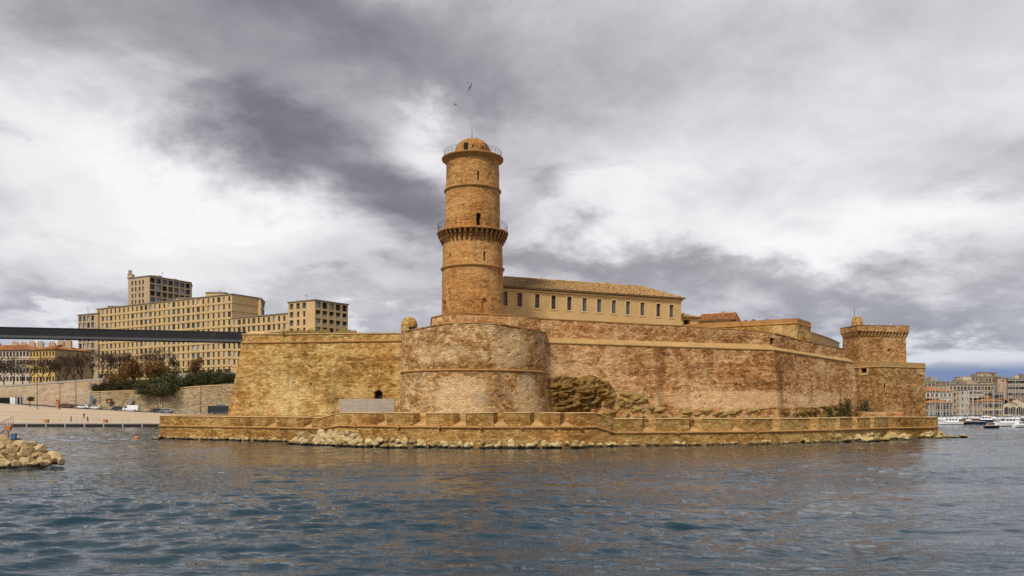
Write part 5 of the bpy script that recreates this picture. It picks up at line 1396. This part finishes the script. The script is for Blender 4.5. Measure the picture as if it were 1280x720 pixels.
    tag(m.build('dry_grass', M['straw'], None, autouv=False, loc=(-25, 123, 16)), 'tufts of dry straw coloured grass along the left bastion top', 'grass', kind='stuff')
vegetation()

# ------------------------------------------------------------------ street furniture, vehicles and people on the shore
M['car_white'] = plain('white car paint', (.72, .72, .70), .3, .06, 2, spec=.5)
M['car_grey'] = plain('grey car paint', (.22, .24, .27), .3, .1, 2, spec=.5)
M['car_dark'] = plain('dark car paint', (.03, .03, .035), .3, .1, 2, spec=.5)
M['car_red'] = plain('maroon car paint', (.14, .05, .03), .3, .1, 2, spec=.5)
M['tyre'] = plain('tyre rubber', (.015, .015, .015), .9, .2, 3)
M['lampred'] = plain('red lamp lens', (.4, .03, .02), .3, .1, 3)
def vehicle(name, label, cat, x, y, z, rz, prof, wid, wheels, panes, mat, group=None, wr=.32):
    """prof: side outline (x along, z up); extruded over the width with tucked-in roof"""
    t = thing(name, (x, y, z), label, cat, group, rz); m = MB(); zm = max(p[1] for p in prof); n = len(prof)
    i = len(m.v)
    for s in (-1, 1):
        for px, pz in prof: m.v.append((px, s*wid/2*(1-.16*max(0, (pz-zm*.55)/(zm*.45))), pz))
    for k in range(n): j = (k+1) % n; m.f.append((k, j, n+j, n+k)); m.mi.append(0)
    m.f.append(tuple(range(n-1, -1, -1))); m.f.append(tuple(range(n, 2*n))); m.mi += [0, 0]
    def child(mb, nm, mt): o = mb.build(nm, mt, None, autouv=False); o.parent = t; return o
    child(m, 'body', M[mat])
    for wx in wheels:
        for s in (-1, 1):
            w = MB().tube((wx, s*(wid/2-.18), wr), (wx, s*(wid/2+.02), wr), wr, wr, 12); o = child(w, 'wheel', M['tyre'])
            q = child(MB().tube((wx, s*(wid/2+.021), wr), (wx, s*(wid/2+.035), wr), wr*.55, wr*.5, 10), 'rim', M['g_metal']); q.parent = o
    for (a, b, c, d) in panes:
        for s in (-1, 1):
            f = lambda pz: s*(wid/2*(1-.16*max(0, (pz-zm*.55)/(zm*.45)))+.012)
            p = MB(); p.quad(*[(q[0], f(q[1]), q[1]) for q in (a, b, c, d)]); child(p, 'side_window', M['glass'])
    fx = max(p[0] for p in prof)
    for s in (-1, 1):
        child(MB().box(fx-.08, fx+.02, s*wid*.36-.14, s*wid*.36+.14, zm*.40, zm*.40+.14), 'headlight', M['glass_pale']); bx_ = min(p[0] for p in prof)
        child(MB().box(bx_-.02, bx_+.06, s*wid*.38-.1, s*wid*.38+.1, zm*.42, zm*.42+.2), 'tail_light', M['lampred'])
    return t
CAR = [(-2.0, .3), (2.05, .3), (2.1, .62), (1.9, .82), (1.0, .95), (.45, 1.42), (-1.15, 1.45), (-1.75, 1.0), (-2.05, .9), (-2.1, .5)]
CARP = [((.88, .96), (.42, 1.35), (-.25, 1.38), (-.25, .96)), ((-.35, .96), (-.35, 1.38), (-1.08, 1.38), (-1.5, .98))]
VAN = [(-2.5, .35), (2.5, .35), (2.6, .8), (2.35, 1.15), (1.75, 1.95), (1.4, 2.1), (-2.55, 2.15), (-2.6, .6)]
VANP = [((2.1, 1.2), (1.65, 1.9), (1.05, 1.9), (1.05, 1.2))]
def street():
    def on_road(px, D): x, _ = W(px, D); return x, D, road_z(x)
    for px, D, mat, nm in ((83, 271, 'car_red', 'maroon'), (90, 271.5, 'car_red', 'brown'), (98, 271.5, 'car_grey', 'grey'), (103.5, 271, 'car_white', 'white'), (111, 272, 'car_dark', 'black'), (119, 271.5, 'car_white', 'pale'), (148, 270, 'car_dark', 'dark'), (197, 267, 'car_dark', 'charcoal'), (208, 267, 'car_grey', 'silver')):
        x, y, z = on_road(px, D); lab = {'maroon': 'maroon car parked first in line below the smooth retaining wall', 'brown': 'brown car parked between the maroon and grey cars', 'grey': 'grey car parked between the brown and white cars', 'white': 'white car parked beside the grey car under the retaining wall', 'black': 'black car parked under the blue wall sign', 'pale': 'pale car parked next to the yellow post', 'dark': 'dark car parked alone left of the white van', 'charcoal': 'charcoal car parked under the biggest shrub', 'silver': 'silver car parked between the charcoal car and the bus'}[nm]
        vehicle('parked_car', lab, 'car', x, y+rnd.uniform(-.3, .3), z, rnd.choice((0, math.pi))+.02, CAR, 1.75, (-1.3, 1.35), CARP, mat, 'cars parked along the shore road')
    x, y, z = on_road(166.5, 266); vehicle('delivery_van', 'white delivery van on the road below the rubble wall', 'van', x, y-1.2, z, math.pi, VAN, 2.0, (-1.6, 1.7), VANP, 'car_white', wr=.36)
    # bus
    x, y, z = on_road(270, 262)
    BUS = [(-3.7, .4), (3.7, .4), (3.8, 1.2), (3.7, 2.9), (3.5, 3.05), (-3.7, 3.1), (-3.8, 1.0)]
    BP = [((-3.5+i*1.2, 1.35), (-3.5+i*1.2, 2.6), (-2.45+i*1.2, 2.6), (-2.45+i*1.2, 1.35)) for i in range(6)]
    z = Z(518.5, 262); t = vehicle('bus', 'dark bus with blue and yellow roof band below the rubble wall', 'bus', x, y+4, z, 0, BUS, 2.5, (-2.3, 2.3), BP, 'car_dark', wr=.5)
    for a, b, mt in ((-3.6, -.9, 'yellow_wall'), (-.85, 1.9, 'blue_pale'), (1.95, 3.5, 'yellow_wall')):
        o = MB().box(a, b, -1.1, 1.1, 3.05, 3.4).build('roof_pod', M[mt], None); o.parent = t
    # lamps
    base = None
    for px, py0, D, H, lab in ((46.5, 511, 262, 9.0, 'double-headed street lamp by the small parasol tree'), (75, 511, 262, 8.6, 'double-headed street lamp before the smooth retaining wall'), (94.8, 509, 268, 9.2, 'tall plain lamp pole above the parked cars'), (125, 511, 268, 9.4, 'slim lamp pole where the smooth and rubble walls meet'), (203.5, 517, 262, 7.4, 'globe street lamp before the biggest shrub'), (251, 517, 262, 9.5, 'slim lamp pole left of the bus')):
        x, y = W(px, D); z = max(Z(py0, D), road_z(x)-.4) if y > road_y(x) else Z(py0, D)
        t = thing('street_lamp', (x, y, z-.3), lab, 'street lamp', 'street lamps along the shore road')
        MB().tube((x, y, z-.4), (x, y, z+H), .11, .07, 8).build('pole', M['iron'], t)
        if 'double' in lab or 'globe' in lab:
            for s in (-1, 1):
                MB().tube((x, y, z+H-.5), (x+s*.9, y, z+H-.2), .05).build('arm', M['iron'], t)
                MB().hexa([(x+s*.9-.3, y-.2, z+H-.35), (x+s*.9+.3, y-.2, z+H-.35), (x+s*.9+.3, y+.2, z+H-.35), (x+s*.9-.3, y+.2, z+H-.35)], [(x+s*.9-.2, y-.15, z+H-.1), (x+s*.9+.2, y-.15, z+H-.1), (x+s*.9+.2, y+.15, z+H-.1), (x+s*.9-.2, y+.15, z+H-.1)]).build('lamp_head', M['iron'], t)
        else: MB().tube((x, y, z+H-.02), (x, y, z+H+.3), .14, .1, 8).build('cap', M['iron'], t)
    # wall signs
    def sign(px, py, D, w, h, mat, label, art=None):
        x, y = W(px, D); z = Z(py, D); t = thing('wall_sign', (x, y, z-h/2), label, 'sign')
        MB().box(x-w/2, x+w/2, y-.4, y-.05, z-h/2, z+h/2).build('panel', M[mat], t)
        if art: m = MB(); m.poly([(x-w*.3, y-.41, z-h*.3), (x+w*.3, y-.41, z-h*.3), (x+w*.12, y-.41, z+h*.12), (x, y-.41, z+h*.32), (x-w*.12, y-.41, z+h*.1)]); m.build('emblem', M[art], t)
    sign(114.5, 499.5, 277.6, 1.0, 3.2, 'blue_pale', 'narrow pale blue sign at the corner of the rubble wall')
    sign(137, 501, 276.8, 2.0, 1.5, 'car_dark', 'black square sign with an orange shape on the rubble wall', 'rust_bright')
    sign(163.5, 501, 275.6, 1.4, 1.6, 'g_metal', 'plain grey panel on the rubble wall above the van')
    for px, py, w, h, mat, lab in ((15.5, 499.5, 1.6, 2.4, 'car_white', 'white box kiosk on the road edge beside grey cabinets'), (21.5, 500.5, 1.4, 2.4, 'g_metal', 'first grey cabinet right of the white box kiosk'), (24.2, 500.5, 1.0, 2.4, 'g_metal', 'narrow grey cabinet beside the wider grey cabinet')):
        x, y = W(px, 268.5); z = road_z(x); t = thing('cabinet', (x, y, z), lab, 'cabinet'); MB().box(x-w/2, x+w/2, y, y+1, z, z+h).build('case', M[mat], t); MB().box(x-w/2-.06, x+w/2+.06, y-.06, y+1.06, z+h+.003, z+h+.1).build('lid', M['g_metal'], t); MB().box(x-.03, x+.03, y-.02, y-.003, z+.1, z+h-.1).build('door_seam', M['iron'], t)
    x, y = W(3, 268.5); z = road_z(x); t = thing('shelter', (x, y, z), 'low dark waiting shelter with flat roof on the shore road', 'shelter')
    MB().box(x-3, x+2.2, y, y+1.8, z+1.8, z+2.0).build('roof', M['iron'], t); MB().box(x-2.9, x+2.1, y+1.6, y+1.7, z, z+1.797).build('back_panel', M['glass'], t)
    for dx in (-2.8, 2.0): MB().tube((x+dx, y+.1, z), (x+dx, y+.1, z+1.797), .06).build('post', M['iron'], t)
    x, y = W(72, 265); z = Z(506, 265)-.9; t = thing('info_column', (x, y, z), 'rust brown information column by the double-headed lamp', 'column'); MB().box(x-.38, x+.38, y-.3, y+.3, z, z+2.3).build('case', M['rust'], t); MB().box(x-.44, x+.44, y-.36, y+.36, z+2.303, z+2.42).build('cap', M['iron'], t)
    for px in (58.5, 132):
        x, y = W(px, 221); t = thing('planter_box', (x, y, .92), 'rusty steel box standing on the town quay', 'box', 'rusty boxes on the town quay')
        MB().hexa([(x-.42, y-.4, .92), (x+.42, y-.4, .92), (x+.42, y+.4, .92), (x-.42, y+.4, .92)], [(x-.5, y-.45, 1.75), (x+.5, y-.45, 1.75), (x+.5, y+.45, 1.75), (x-.5, y+.45, 1.75)]).build('body', M['rust'], t)
        MB().box(x-.53, x+.53, y-.48, y+.48, 1.753, 1.83).build('rim', M['wood'], t)
    x, y = W(125, 267); z = road_z(x); t = thing('yellow_post', (x, y, z), 'yellow bin on a short post beside the pale car', 'bin'); MB().tube((x, y, z), (x, y, z+.9), .06).build('post', M['iron'], t); MB().lathe([(.02, z+.6), (.36, z+.62), (.42, z+1.5), (.3, z+1.75), (.02, z+1.8)], (x, y), 12).build('body', M['yellow_wall'], t)
    # parasol tree
    pm = leafy_meshes(71, 2.2, .9, 900, .15, M['leaf_green'], H=2.2); x, y = W(37, 266); plant('parasol_tree', pm, (x, y, road_z(x)-.4), 0, (.95, .95, .95), 'small flat-topped dark tree at the shore road edge', 'tree', None)
    # low round studs on the sloping square
    me = None
    for i in range(16):
        px = 52+i*7.2; x, y = W(px, 233.5)
        if me is None: o = MB().lathe([(.16, -.3), (.16, .4), (.12, .5), (.02, .52)], (0, 0), 8).build('bollard', M['quay'], None); me = o.data
        else: o = bpy.data.objects.new('bollard', me); C.objects.link(o)
        o.location = (x, y, esp_z(x, y)); tag(o, 'low round bollard in the line across the sloping waterfront square', 'bollard', 'bollards across the waterfront square')
def esp_z(x, y):
    z = road_z(x)-.05; yr = road_y(x); f = (y-223)/(yr-223); return .93+(z-.93)*max(0, (f-.12)/.88)**1.15
M['rust_bright'] = plain('orange print', (.6, .22, .04), .6, .1, 2)
M['blue_pale'] = plain('pale blue panel', (.12, .20, .27), .5, .15, 2)
street()
def person(px, D, label, top, legs, stride, rz, sc=1.0):
    x, y = W(px, D); z = esp_z(x, y); mt = plain('coat '+label[:12], top, .9, .2, 6); mlg = plain('trousers '+label[:12], legs, .9, .2, 6)
    s = stride
    J = {'pel': (0, 0, .95, .15), 'wai': (0, 0, 1.12, .14), 'che': (0, .02, 1.35, .17), 'nek': (0, .02, 1.5, .06), 'hd': (0, .04, 1.62, .10), 'top': (0, .04, 1.74, .07),
         'ls': (-.19, .02, 1.42, .07), 'le': (-.25, -s*.35, 1.14, .05), 'lh': (-.25, -s*.2, .88, .04), 'rs': (.19, .02, 1.42, .07), 're': (.25, s*.35, 1.14, .05), 'rh': (.25, s*.5, .9, .04),
         'lp': (-.1, 0, .88, .10), 'lk': (-.1, s*.5, .5, .075), 'la': (-.1, s*.7, .08, .05), 'lf': (-.1, s*.7+.18, .04, .04), 'rp': (.1, 0, .88, .10), 'rk': (.1, -s*.25, .48, .075), 'ra': (.1, -s*.8, .1, .05), 'rf': (.1, -s*.8+.18, .04, .04)}
    E = [('pel', 'wai'), ('wai', 'che'), ('che', 'nek'), ('nek', 'hd'), ('hd', 'top'), ('che', 'ls'), ('ls', 'le'), ('le', 'lh'), ('che', 'rs'), ('rs', 're'), ('re', 'rh'), ('pel', 'lp'), ('lp', 'lk'), ('lk', 'la'), ('la', 'lf'), ('pel', 'rp'), ('rp', 'rk'), ('rk', 'ra'), ('ra', 'rf')]
    k = list(J); me = bpy.data.meshes.new('person'); me.from_pydata([J[a][:3] for a in k], [(k.index(a), k.index(b)) for a, b in E], [])
    o = bpy.data.objects.new('person', me); C.objects.link(o); mod = o.modifiers.new('Skin', 'SKIN')
    if not me.skin_vertices: bpy.context.view_layer.objects.active = o; bpy.ops.mesh.customdata_skin_add()
    for i, a in enumerate(k): me.skin_vertices[0].data[i].radius = (J[a][3], J[a][3])
    me.skin_vertices[0].data[0].use_root = True
    o.modifiers.new('Sub', 'SUBSURF').levels = 1
    me.materials.append(mt); o.location = (x, y, z); o.rotation_euler = (0, 0, rz); o.scale = (sc,)*3
    tag(o, label, 'person', 'people walking on the waterfront square')
    hair = MB().lathe([(.115, 1.60), (.118, 1.66), (.10, 1.73), (.06, 1.775), (.01, 1.785)], (0, .03), 12).build('hair', M['car_dark'], None); hair.parent = o
person(88.8, 226, 'person in a dark coat striding on the square near the rusty box', (.02, .02, .022), (.015, .015, .02), .28, -1.4)
person(109.6, 226, 'person in black clothes walking on the square between the rusty boxes', (.03, .025, .025), (.015, .015, .02), .30, 1.5)
person(105, 240, 'person in grey standing higher up the sloping square', (.09, .09, .10), (.04, .04, .05), .10, .4)

# ------------------------------------------------------------------ old harbour on the right
M['c_cream'] = plain('cream facade', (.52, .43, .30), .9, .18, .2); M['c_grey'] = plain('grey facade', (.33, .29, .24), .9, .2, .2); M['c_white'] = plain('white facade', (.62, .57, .48), .9, .15, .2)
M['c_tan'] = plain('tan facade', (.44, .31, .19), .9, .2, .2)
def harbour():
    q = MB().box(150, 620, 372, 620, -2, 1.2); tag(q.build('harbour_quay', M['quay']), kind='structure')
    rr = random.Random(3)
    def bld(label, px0, px1, py, D0, D1, mat, cols, storey, rows, roof=None, w=1.4, h=1.9, side=4, z0=1.0, name='town_house', dep=14, kinds=None, drop=.9):
        p0, p1 = W(px0, D0), W(px1, D1); d = (Vector(p1)-Vector(p0)).normalized(); n = Vector((-d.y, d.x)); L = (Vector(p1)-Vector(p0)).length; zt = Z(py, D0)
        bl, br = tuple(Vector(p0)+n*dep), tuple(Vector(p1)+n*dep)
        t = thing(name, (p0[0], p0[1], z0), label, 'building', 'houses round the old harbour'); hs = grid(L, cols, zt, rows, storey, w, h, drop=drop)
        sd = grid(dep, side, zt, rows, storey, 1.2, h, drop=drop) if side else []
        m = MB(); facade(m, p0, p1, z0, zt, hs, .35); facade(m, p1, br, z0, zt, []); facade(m, br, bl, z0, zt, []); facade(m, bl, p0, z0, zt, sd, .35); m.build('wall', M[mat], t)
        place_windows(t, p0, p1, hs, .35, rr, kinds or ['glass', 'shutter', 'glass', 'dark', 'glass_blue']); place_windows(t, bl, p0, sd, .35, rr, ['glass', 'shutter'])
        if roof: hip_roof(t, [p0, p1, br, bl], zt+.16, zt+roof, .5, 'tile_red', int(px0), pitch=.7, course=1.4)
        else:
            r = MB(); q = [p0, p1, br, bl]; r.prism([(a[0]+v.x*.35, a[1]+v.y*.35) for a, v in zip(q, normals(q, True))], zt+.003, zt+.45); r.build('roof', M['slabtop'], t)
            if L > 8:
                for k in range(int(L/5)+1):
                    c = Vector(p0)+d*rr.uniform(1.5, L-1.5)+n*rr.uniform(2, 6); w_ = rr.uniform(.5, 2.2); MB().box(c.x-w_, c.x+w_, c.y-1.2, c.y+1.2, zt+.452, zt+rr.uniform(1.2, 3.2)).build('roof_hut', M[rr.choice(('c_tan', 'c_cream', 'c_grey', 'slabtop'))], t)
        for k in range(min(rows, 5)):
            b = MB().sweep([(0, -.1), (.3, -.1), (.3, .1), (0, .1)], [p0, p1], normals([p0, p1]), [zt-storey*(k+1)+.35]*2); b.build('string_course', M['trim'], t)
        return t, zt
    bld('grey flat-roofed block behind the cream harbour house', 1150, 1179, 477.5, 455, 450, 'c_grey', 6, 3.2, 5, side=3)
    bld('cream harbour house with orange hipped roof next to the fort', 1152, 1190, 489.5, 402, 405, 'c_white', 7, 3.4, 4, roof=2.6)
    bld('low grey gabled harbour shed before the cream house', 1168, 1190, 504.5, 382, 384, 'c_grey', 6, 3.2, 2, roof=2.6, w=1.2)
    bld('tan stepped block left of the tall cream apartment house', 1183, 1196, 479, 432, 430, 'c_tan', 3, 3.2, 5)
    bld('tall cream apartment house with dark window bands behind the masts', 1192, 1243, 481, 412, 418, 'c_cream', 12, 3.2, 10, w=1.7, h=1.7)
    bld('set-back attic of the tall cream apartment house', 1194, 1240, 477.5, 420, 424, 'c_tan', 11, 2.9, 2, w=1.6, h=1.4, z0=12)
    bld('white fronted harbour house against the tall cream house', 1212, 1229, 487, 404, 405, 'c_white', 4, 3.2, 9, w=2.0, h=1.4)
    bld('high tan block with rooftop cubes on the rise behind', 1215, 1252, 471, 485, 490, 'c_tan', 9, 3.1, 4, w=1.6)
    bld('stair cube crowning the high tan block', 1227, 1237.5, 466, 492, 492, 'c_tan', 2, 3, 1, dep=6, w=1.0)
    bld('second roof cube on the high tan block', 1242, 1246, 466.5, 494, 494, 'c_tan', 1, 3, 1, dep=4, w=.8)
    bld('blank tan gable block beside the office block', 1247, 1261, 473, 445, 443, 'c_tan', 1, 30, 1, w=.8, h=1)
    bld('tan office block with dark ribbon windows at the harbour', 1261, 1300, 474, 440, 436, 'c_grey', 9, 3.3, 5, w=2.6, h=1.5)
    bld('long low cream house with orange roof behind the masts', 1229, 1254, 502, 388, 387, 'c_cream', 9, 3.4, 2, roof=2.4, w=1.1, h=2.1)
    bld('dark narrow house squeezed behind the low orange roof', 1240, 1254, 491, 410, 408, 'c_grey', 4, 3.2, 4)
    bld('cream corner house beyond the arched hall', 1284, 1330, 492, 400, 398, 'c_cream', 10, 3.3, 6)
    # arched hall with gable
    p0, p1 = W(1254, 386), W(1290, 382); d = (Vector(p1)-Vector(p0)).normalized(); n = Vector((-d.y, d.x)); L = (Vector(p1)-Vector(p0)).length; ze = Z(506, 386); zr = Z(498.5, 384)
    t = thing('arched_hall', (*p0, 1), 'cream gabled harbour hall with tall arched windows', 'building')
    hs = []; arch = MB()
    for f in (.14, .36, .58, .80):
        c = L*f; hs.append((c-1.25, c+1.25, 2.2, ze-1.0, 'glass'))
    m = MB(); bl, br = tuple(Vector(p0)+n*22), tuple(Vector(p1)+n*22); facade(m, p0, p1, 1, ze, hs, .6); facade(m, p1, br, 1, ze, []); facade(m, br, bl, 1, ze, []); facade(m, bl, p0, 1, ze, [])
    mid = Vector(p0)+d*(L/2); m.poly([(*p0, ze), (*p1, ze), (mid.x, mid.y, zr)]); m.build('wall', M['c_cream'], t)
    place_windows(t, p0, p1, hs, .6, rr, ['glass'], bars=(2, 3))
    for h in hs:   # arched heads
        c = (h[0]+h[1])/2; r = 1.25; sp = MB()
        for s in (-1, 1):
            pts = [(c+s*r, ze-1.0+.001), (c+s*r, ze-1.0-r)]+[(c+s*r*math.cos(a), ze-1.0-r+r*math.sin(a)) for a in (R(25), R(50), R(72), R(90))]
            sp.poly([(p0[0]+d.x*q-n.x*(-.05), p0[1]+d.y*q+n.y*.05, z) for q, z in pts])
        sp.build('arch_spandrel', M['c_cream'], t)
    r = MB(); o = n*-.6
    for a, b in ((p0, mid), (mid, p1)):
        a, b = Vector(a[:2]), Vector(b[:2]); za, zb = (ze, zr) if a[0] == p0[0] else (zr, ze)
        r.hexa([(*(a+o), za), (*(b+o), zb), (*(b+n*22), zb), (*(a+n*22), za)], [(*(a+o), za+.35), (*(b+o), zb+.35), (*(b+n*22), zb+.35), (*(a+n*22), za+.35)])
    r.build('roof', M['tile_red'], t)
harbour()
M['hull_white'] = plain('white hull', (.74, .74, .72), .35, .08, 1, spec=.5); M['hull_navy'] = plain('navy hull', (.02, .04, .08), .35, .1, 1); M['hull_black'] = plain('black hull', (.012, .012, .013), .5, .2, 1)
M['sailcover'] = plain('blue sail cover', (.04, .09, .16), .8, .2, 2); M['mastm'] = plain('mast alloy', (.50, .49, .47), .4, .1, 2, metal=.3); M['teak'] = plain('boat timber', (.28, .16, .07), .6, .2, 2)
def hull(m, L, Wd, h, mi=0):
    st = [(-.5, .78, 0), (-.3, .95, 0), (0, 1, .02), (.25, .82, .1), (.4, .5, .2), (.5, .04, .32)]; i = len(m.v); k = 5
    for f, w, sh in st:
        for yy, zz in ((-1, 1), (-.82, .1), (0, -.35), (.82, .1), (1, 1)): m.v.append((f*L, yy*w*Wd/2, zz*h+(sh*h if zz > .5 else 0)))
    for a in range(len(st)-1):
        for j in range(k-1): m.f.append((i+a*k+j, i+(a+1)*k+j, i+(a+1)*k+j+1, i+a*k+j+1)); m.mi.append(mi)
        m.f.append((i+a*k+4, i+(a+1)*k+4, i+(a+1)*k, i+a*k)); m.mi.append(mi)
    m.f.append(tuple(i+j for j in range(k))); m.mi.append(mi)
def boat(kind, px, D, L, rz, label, hm='hull_white', mast=0, group=None):
    x, y = W(px, D); t = thing(kind, (x, y, .12), label, 'boat', group, rz)
    def child(mb, nm, mt, par=None): o = mb.build(nm, M[mt], None, autouv=False); o.parent = par or t; return o
    h = L*.11; m = MB(); hull(m, L, L*.32, h); child(m, 'hull', hm)
    child(MB().box(-L*.46, L*.3, -L*.13, L*.13, h+.003, h+.06), 'deck', 'teak' if mast else 'hull_white')
    if kind == 'motor_boat':
        c = MB(); c.hexa([(-L*.3, -L*.11, h+.06), (L*.2, -L*.1, h+.06), (L*.2, L*.1, h+.06), (-L*.3, L*.11, h+.06)], [(-L*.26, -L*.095, h+L*.15), (L*.08, -L*.085, h+L*.15), (L*.08, L*.085, h+L*.15), (-L*.26, L*.095, h+L*.15)]); ca = child(c, 'cabin', 'hull_white')
        for s in (-1, 1):
            for a in (-.24, -.12, 0): w = MB(); w.box(L*a, L*(a+.09), s*L*.1-.012*L, s*L*.1+.012*L, h+L*.075, h+L*.12); child(w, 'cabin_window', 'glass', ca)
        w = MB(); w.hexa([(L*.145, -L*.08, h+L*.07), (L*.165, -L*.08, h+L*.07), (L*.165, L*.08, h+L*.07), (L*.145, L*.08, h+L*.07)], [(L*.09, -L*.075, h+L*.135), (L*.11, -L*.075, h+L*.135), (L*.11, L*.075, h+L*.135), (L*.09, L*.075, h+L*.135)]); child(w, 'windscreen', 'glass', ca)
        b = MB(); b.box(-L*.22, L*.02, -L*.08, L*.08, h+L*.152, h+L*.175); child(b, 'flybridge', 'hull_white', ca); child(MB().tube((-L*.1, 0, h+L*.17), (-L*.14, 0, h+L*.36), .05, .03), 'aerial', 'mastm', ca)
    elif mast:
        c = MB(); c.hexa([(-L*.2, -L*.08, h+.06), (L*.18, -L*.07, h+.06), (L*.18, L*.07, h+.06), (-L*.2, L*.08, h+.06)], [(-L*.18, -L*.07, h+L*.06), (L*.1, -L*.05, h+L*.05), (L*.1, L*.05, h+L*.05), (-L*.18, L*.07, h+L*.06)]); child(c, 'coachroof', 'hull_white')
        ms = child(MB().tube((L*.05, 0, h), (L*.04, 0, mast), .13, .09, 6), 'mast', 'mastm')
        for f in (.45, .72): child(MB().tube((L*.05, -L*.1, mast*f), (L*.05, L*.1, mast*f), .03), 'spreader', 'mastm', ms)
        child(MB().tube((L*.05, 0, h+1.1), (-L*.38, 0, h+1.0), .16, .1, 6), 'boom', 'sailcover')
        st = MB()
        for p in ((L*.48, 0, h*1.2), (-L*.48, 0, h)): st.tube(p, (L*.04, 0, mast*.98), .018, n=3)
        for s in (-1, 1): st.tube((L*.03, s*L*.14, h), (L*.045, s*L*.1, mast*.72), .018, n=3); st.tube((L*.045, s*L*.1, mast*.72), (L*.04, 0, mast*.97), .018, n=3)
        o = child(st, 'rigging', 'iron'); tag(o, kind='stuff')
    else:
        child(MB().box(-L*.2, L*.1, -L*.1, L*.1, h+.06, h+L*.16), 'wheelhouse', 'teak'); child(MB().box(-L*.19, L*.09, -L*.102, L*.102, h+L*.10, h+L*.14), 'window_band', 'glass'); child(MB().box(-L*.24, L*.14, -L*.12, L*.12, h+L*.163, h+L*.18), 'wheelhouse_roof', 'hull_white')
    return t
def boats():
    rr = random.Random(6)
    boat('motor_boat', 1188, 240, 6.8, math.pi-.15, 'white motor boat with cabin moored nearest the end of the sea wall')
    boat('motor_boat', 1206, 262, 7.5, .3, 'white motor boat moored between the sailing boats past the sea wall')
    boat('work_boat', 1240, 198, 4.2, .2, 'squat black-hulled work boat moored before the white motor boats', 'hull_black')
    boat('work_boat', 1204, 246, 5.5, .1, 'low dark open boat with timber wheelhouse beside the white motor boat', 'hull_black')
    boat('work_boat', 1219, 250, 6.0, 3.0, 'timber wheelhouse boat moored left of the black work boat', 'hull_navy')
    boat('motor_boat', 1258, 218, 8.0, 3.3, 'long white motor boat moored right of the black work boat', 'hull_white')
    boat('motor_boat', 1276, 205, 5.2, .4, 'short white motor boat at the outer end of the mooring')
    boat('motor_boat', 1230, 280, 8, 2.8, 'white motor boat behind the timber wheelhouse boat', 'hull_navy')
    g = 'sailing boats moored in the old harbour'
    for i in range(30):
        px = 1162+i*4.3+rr.uniform(-1.5, 1.5); D = rr.uniform(262, 350); H = rr.uniform(11, 17)
        hc = rr.choice(('white', 'white', 'navy'))
        near = 'the cream harbour house' if px < 1192 else 'the tall cream house' if px < 1230 else 'the low orange roof' if px < 1254 else 'the arched hall'
        boat('sailing_boat', px, D, rr.uniform(8, 11), rr.choice((1.3, 1.7, 1.9, 4.5, 4.8))+rr.uniform(-.2, .2), '%s-hulled sailing boat with bare mast moored before %s' % (hc, near), 'hull_'+hc, H, g+' before '+near+', '+hc)
boats()
# gulls
def gull(px, py, D, bank, label):
    x, y, z = W(px, D, py); t = thing('gull', (x, y, z), label, 'bird', 'gulls over the fort', rz=.6); t.scale = (.6, .6, .6); mt = plain('gull plumage', (.10, .10, .11), .8, .3, 4)
    b = MB().lathe([(.01, -.28), (.05, -.2), (.085, -.05), (.08, .08), (.05, .18), (.045, .24), (.01, .31)], (0, 0), 10); b.v = [(q[2], q[0], q[1]) for q in b.v]; o = b.build('body', mt, None, smooth=True); o.parent = t
    for s in (-1, 1):
        w = MB(); a = [(.12, .04*s), (-.08, .04*s), (-.02, .38*s), (.14, .36*s), (.03, .74*s), (-.06, .72*s)]; z1, z2, z3 = .03, .16+bank*s, .10+bank*s*2
        w.quad((a[0][0], a[0][1], z1), (a[1][0], a[1][1], z1), (a[2][0], a[2][1], z2), (a[3][0], a[3][1], z2)); w.quad((a[3][0], a[3][1], z2), (a[2][0], a[2][1], z2), (a[5][0], a[5][1], z3), (a[4][0], a[4][1], z3)); o = w.build('wing', mt, None); o.parent = t
        o.modifiers.new('Solid', 'SOLIDIFY').thickness = .025
    w = MB(); w.hexa([(-.26, -.03, -.01), (-.24, -.03, -.01), (-.24, .03, -.01), (-.26, .03, -.01)], [(-.42, -.1, .005), (-.24, -.04, .01), (-.24, .04, .01), (-.42, .1, .005)]); o = w.build('tail', mt, None); o.parent = t
gull(569, 131, 95, .25, 'dark gull banking beside the light tower top'); gull(587.5, 109.5, 100, -.3, 'dark gull with tilted wings high above the light tower')
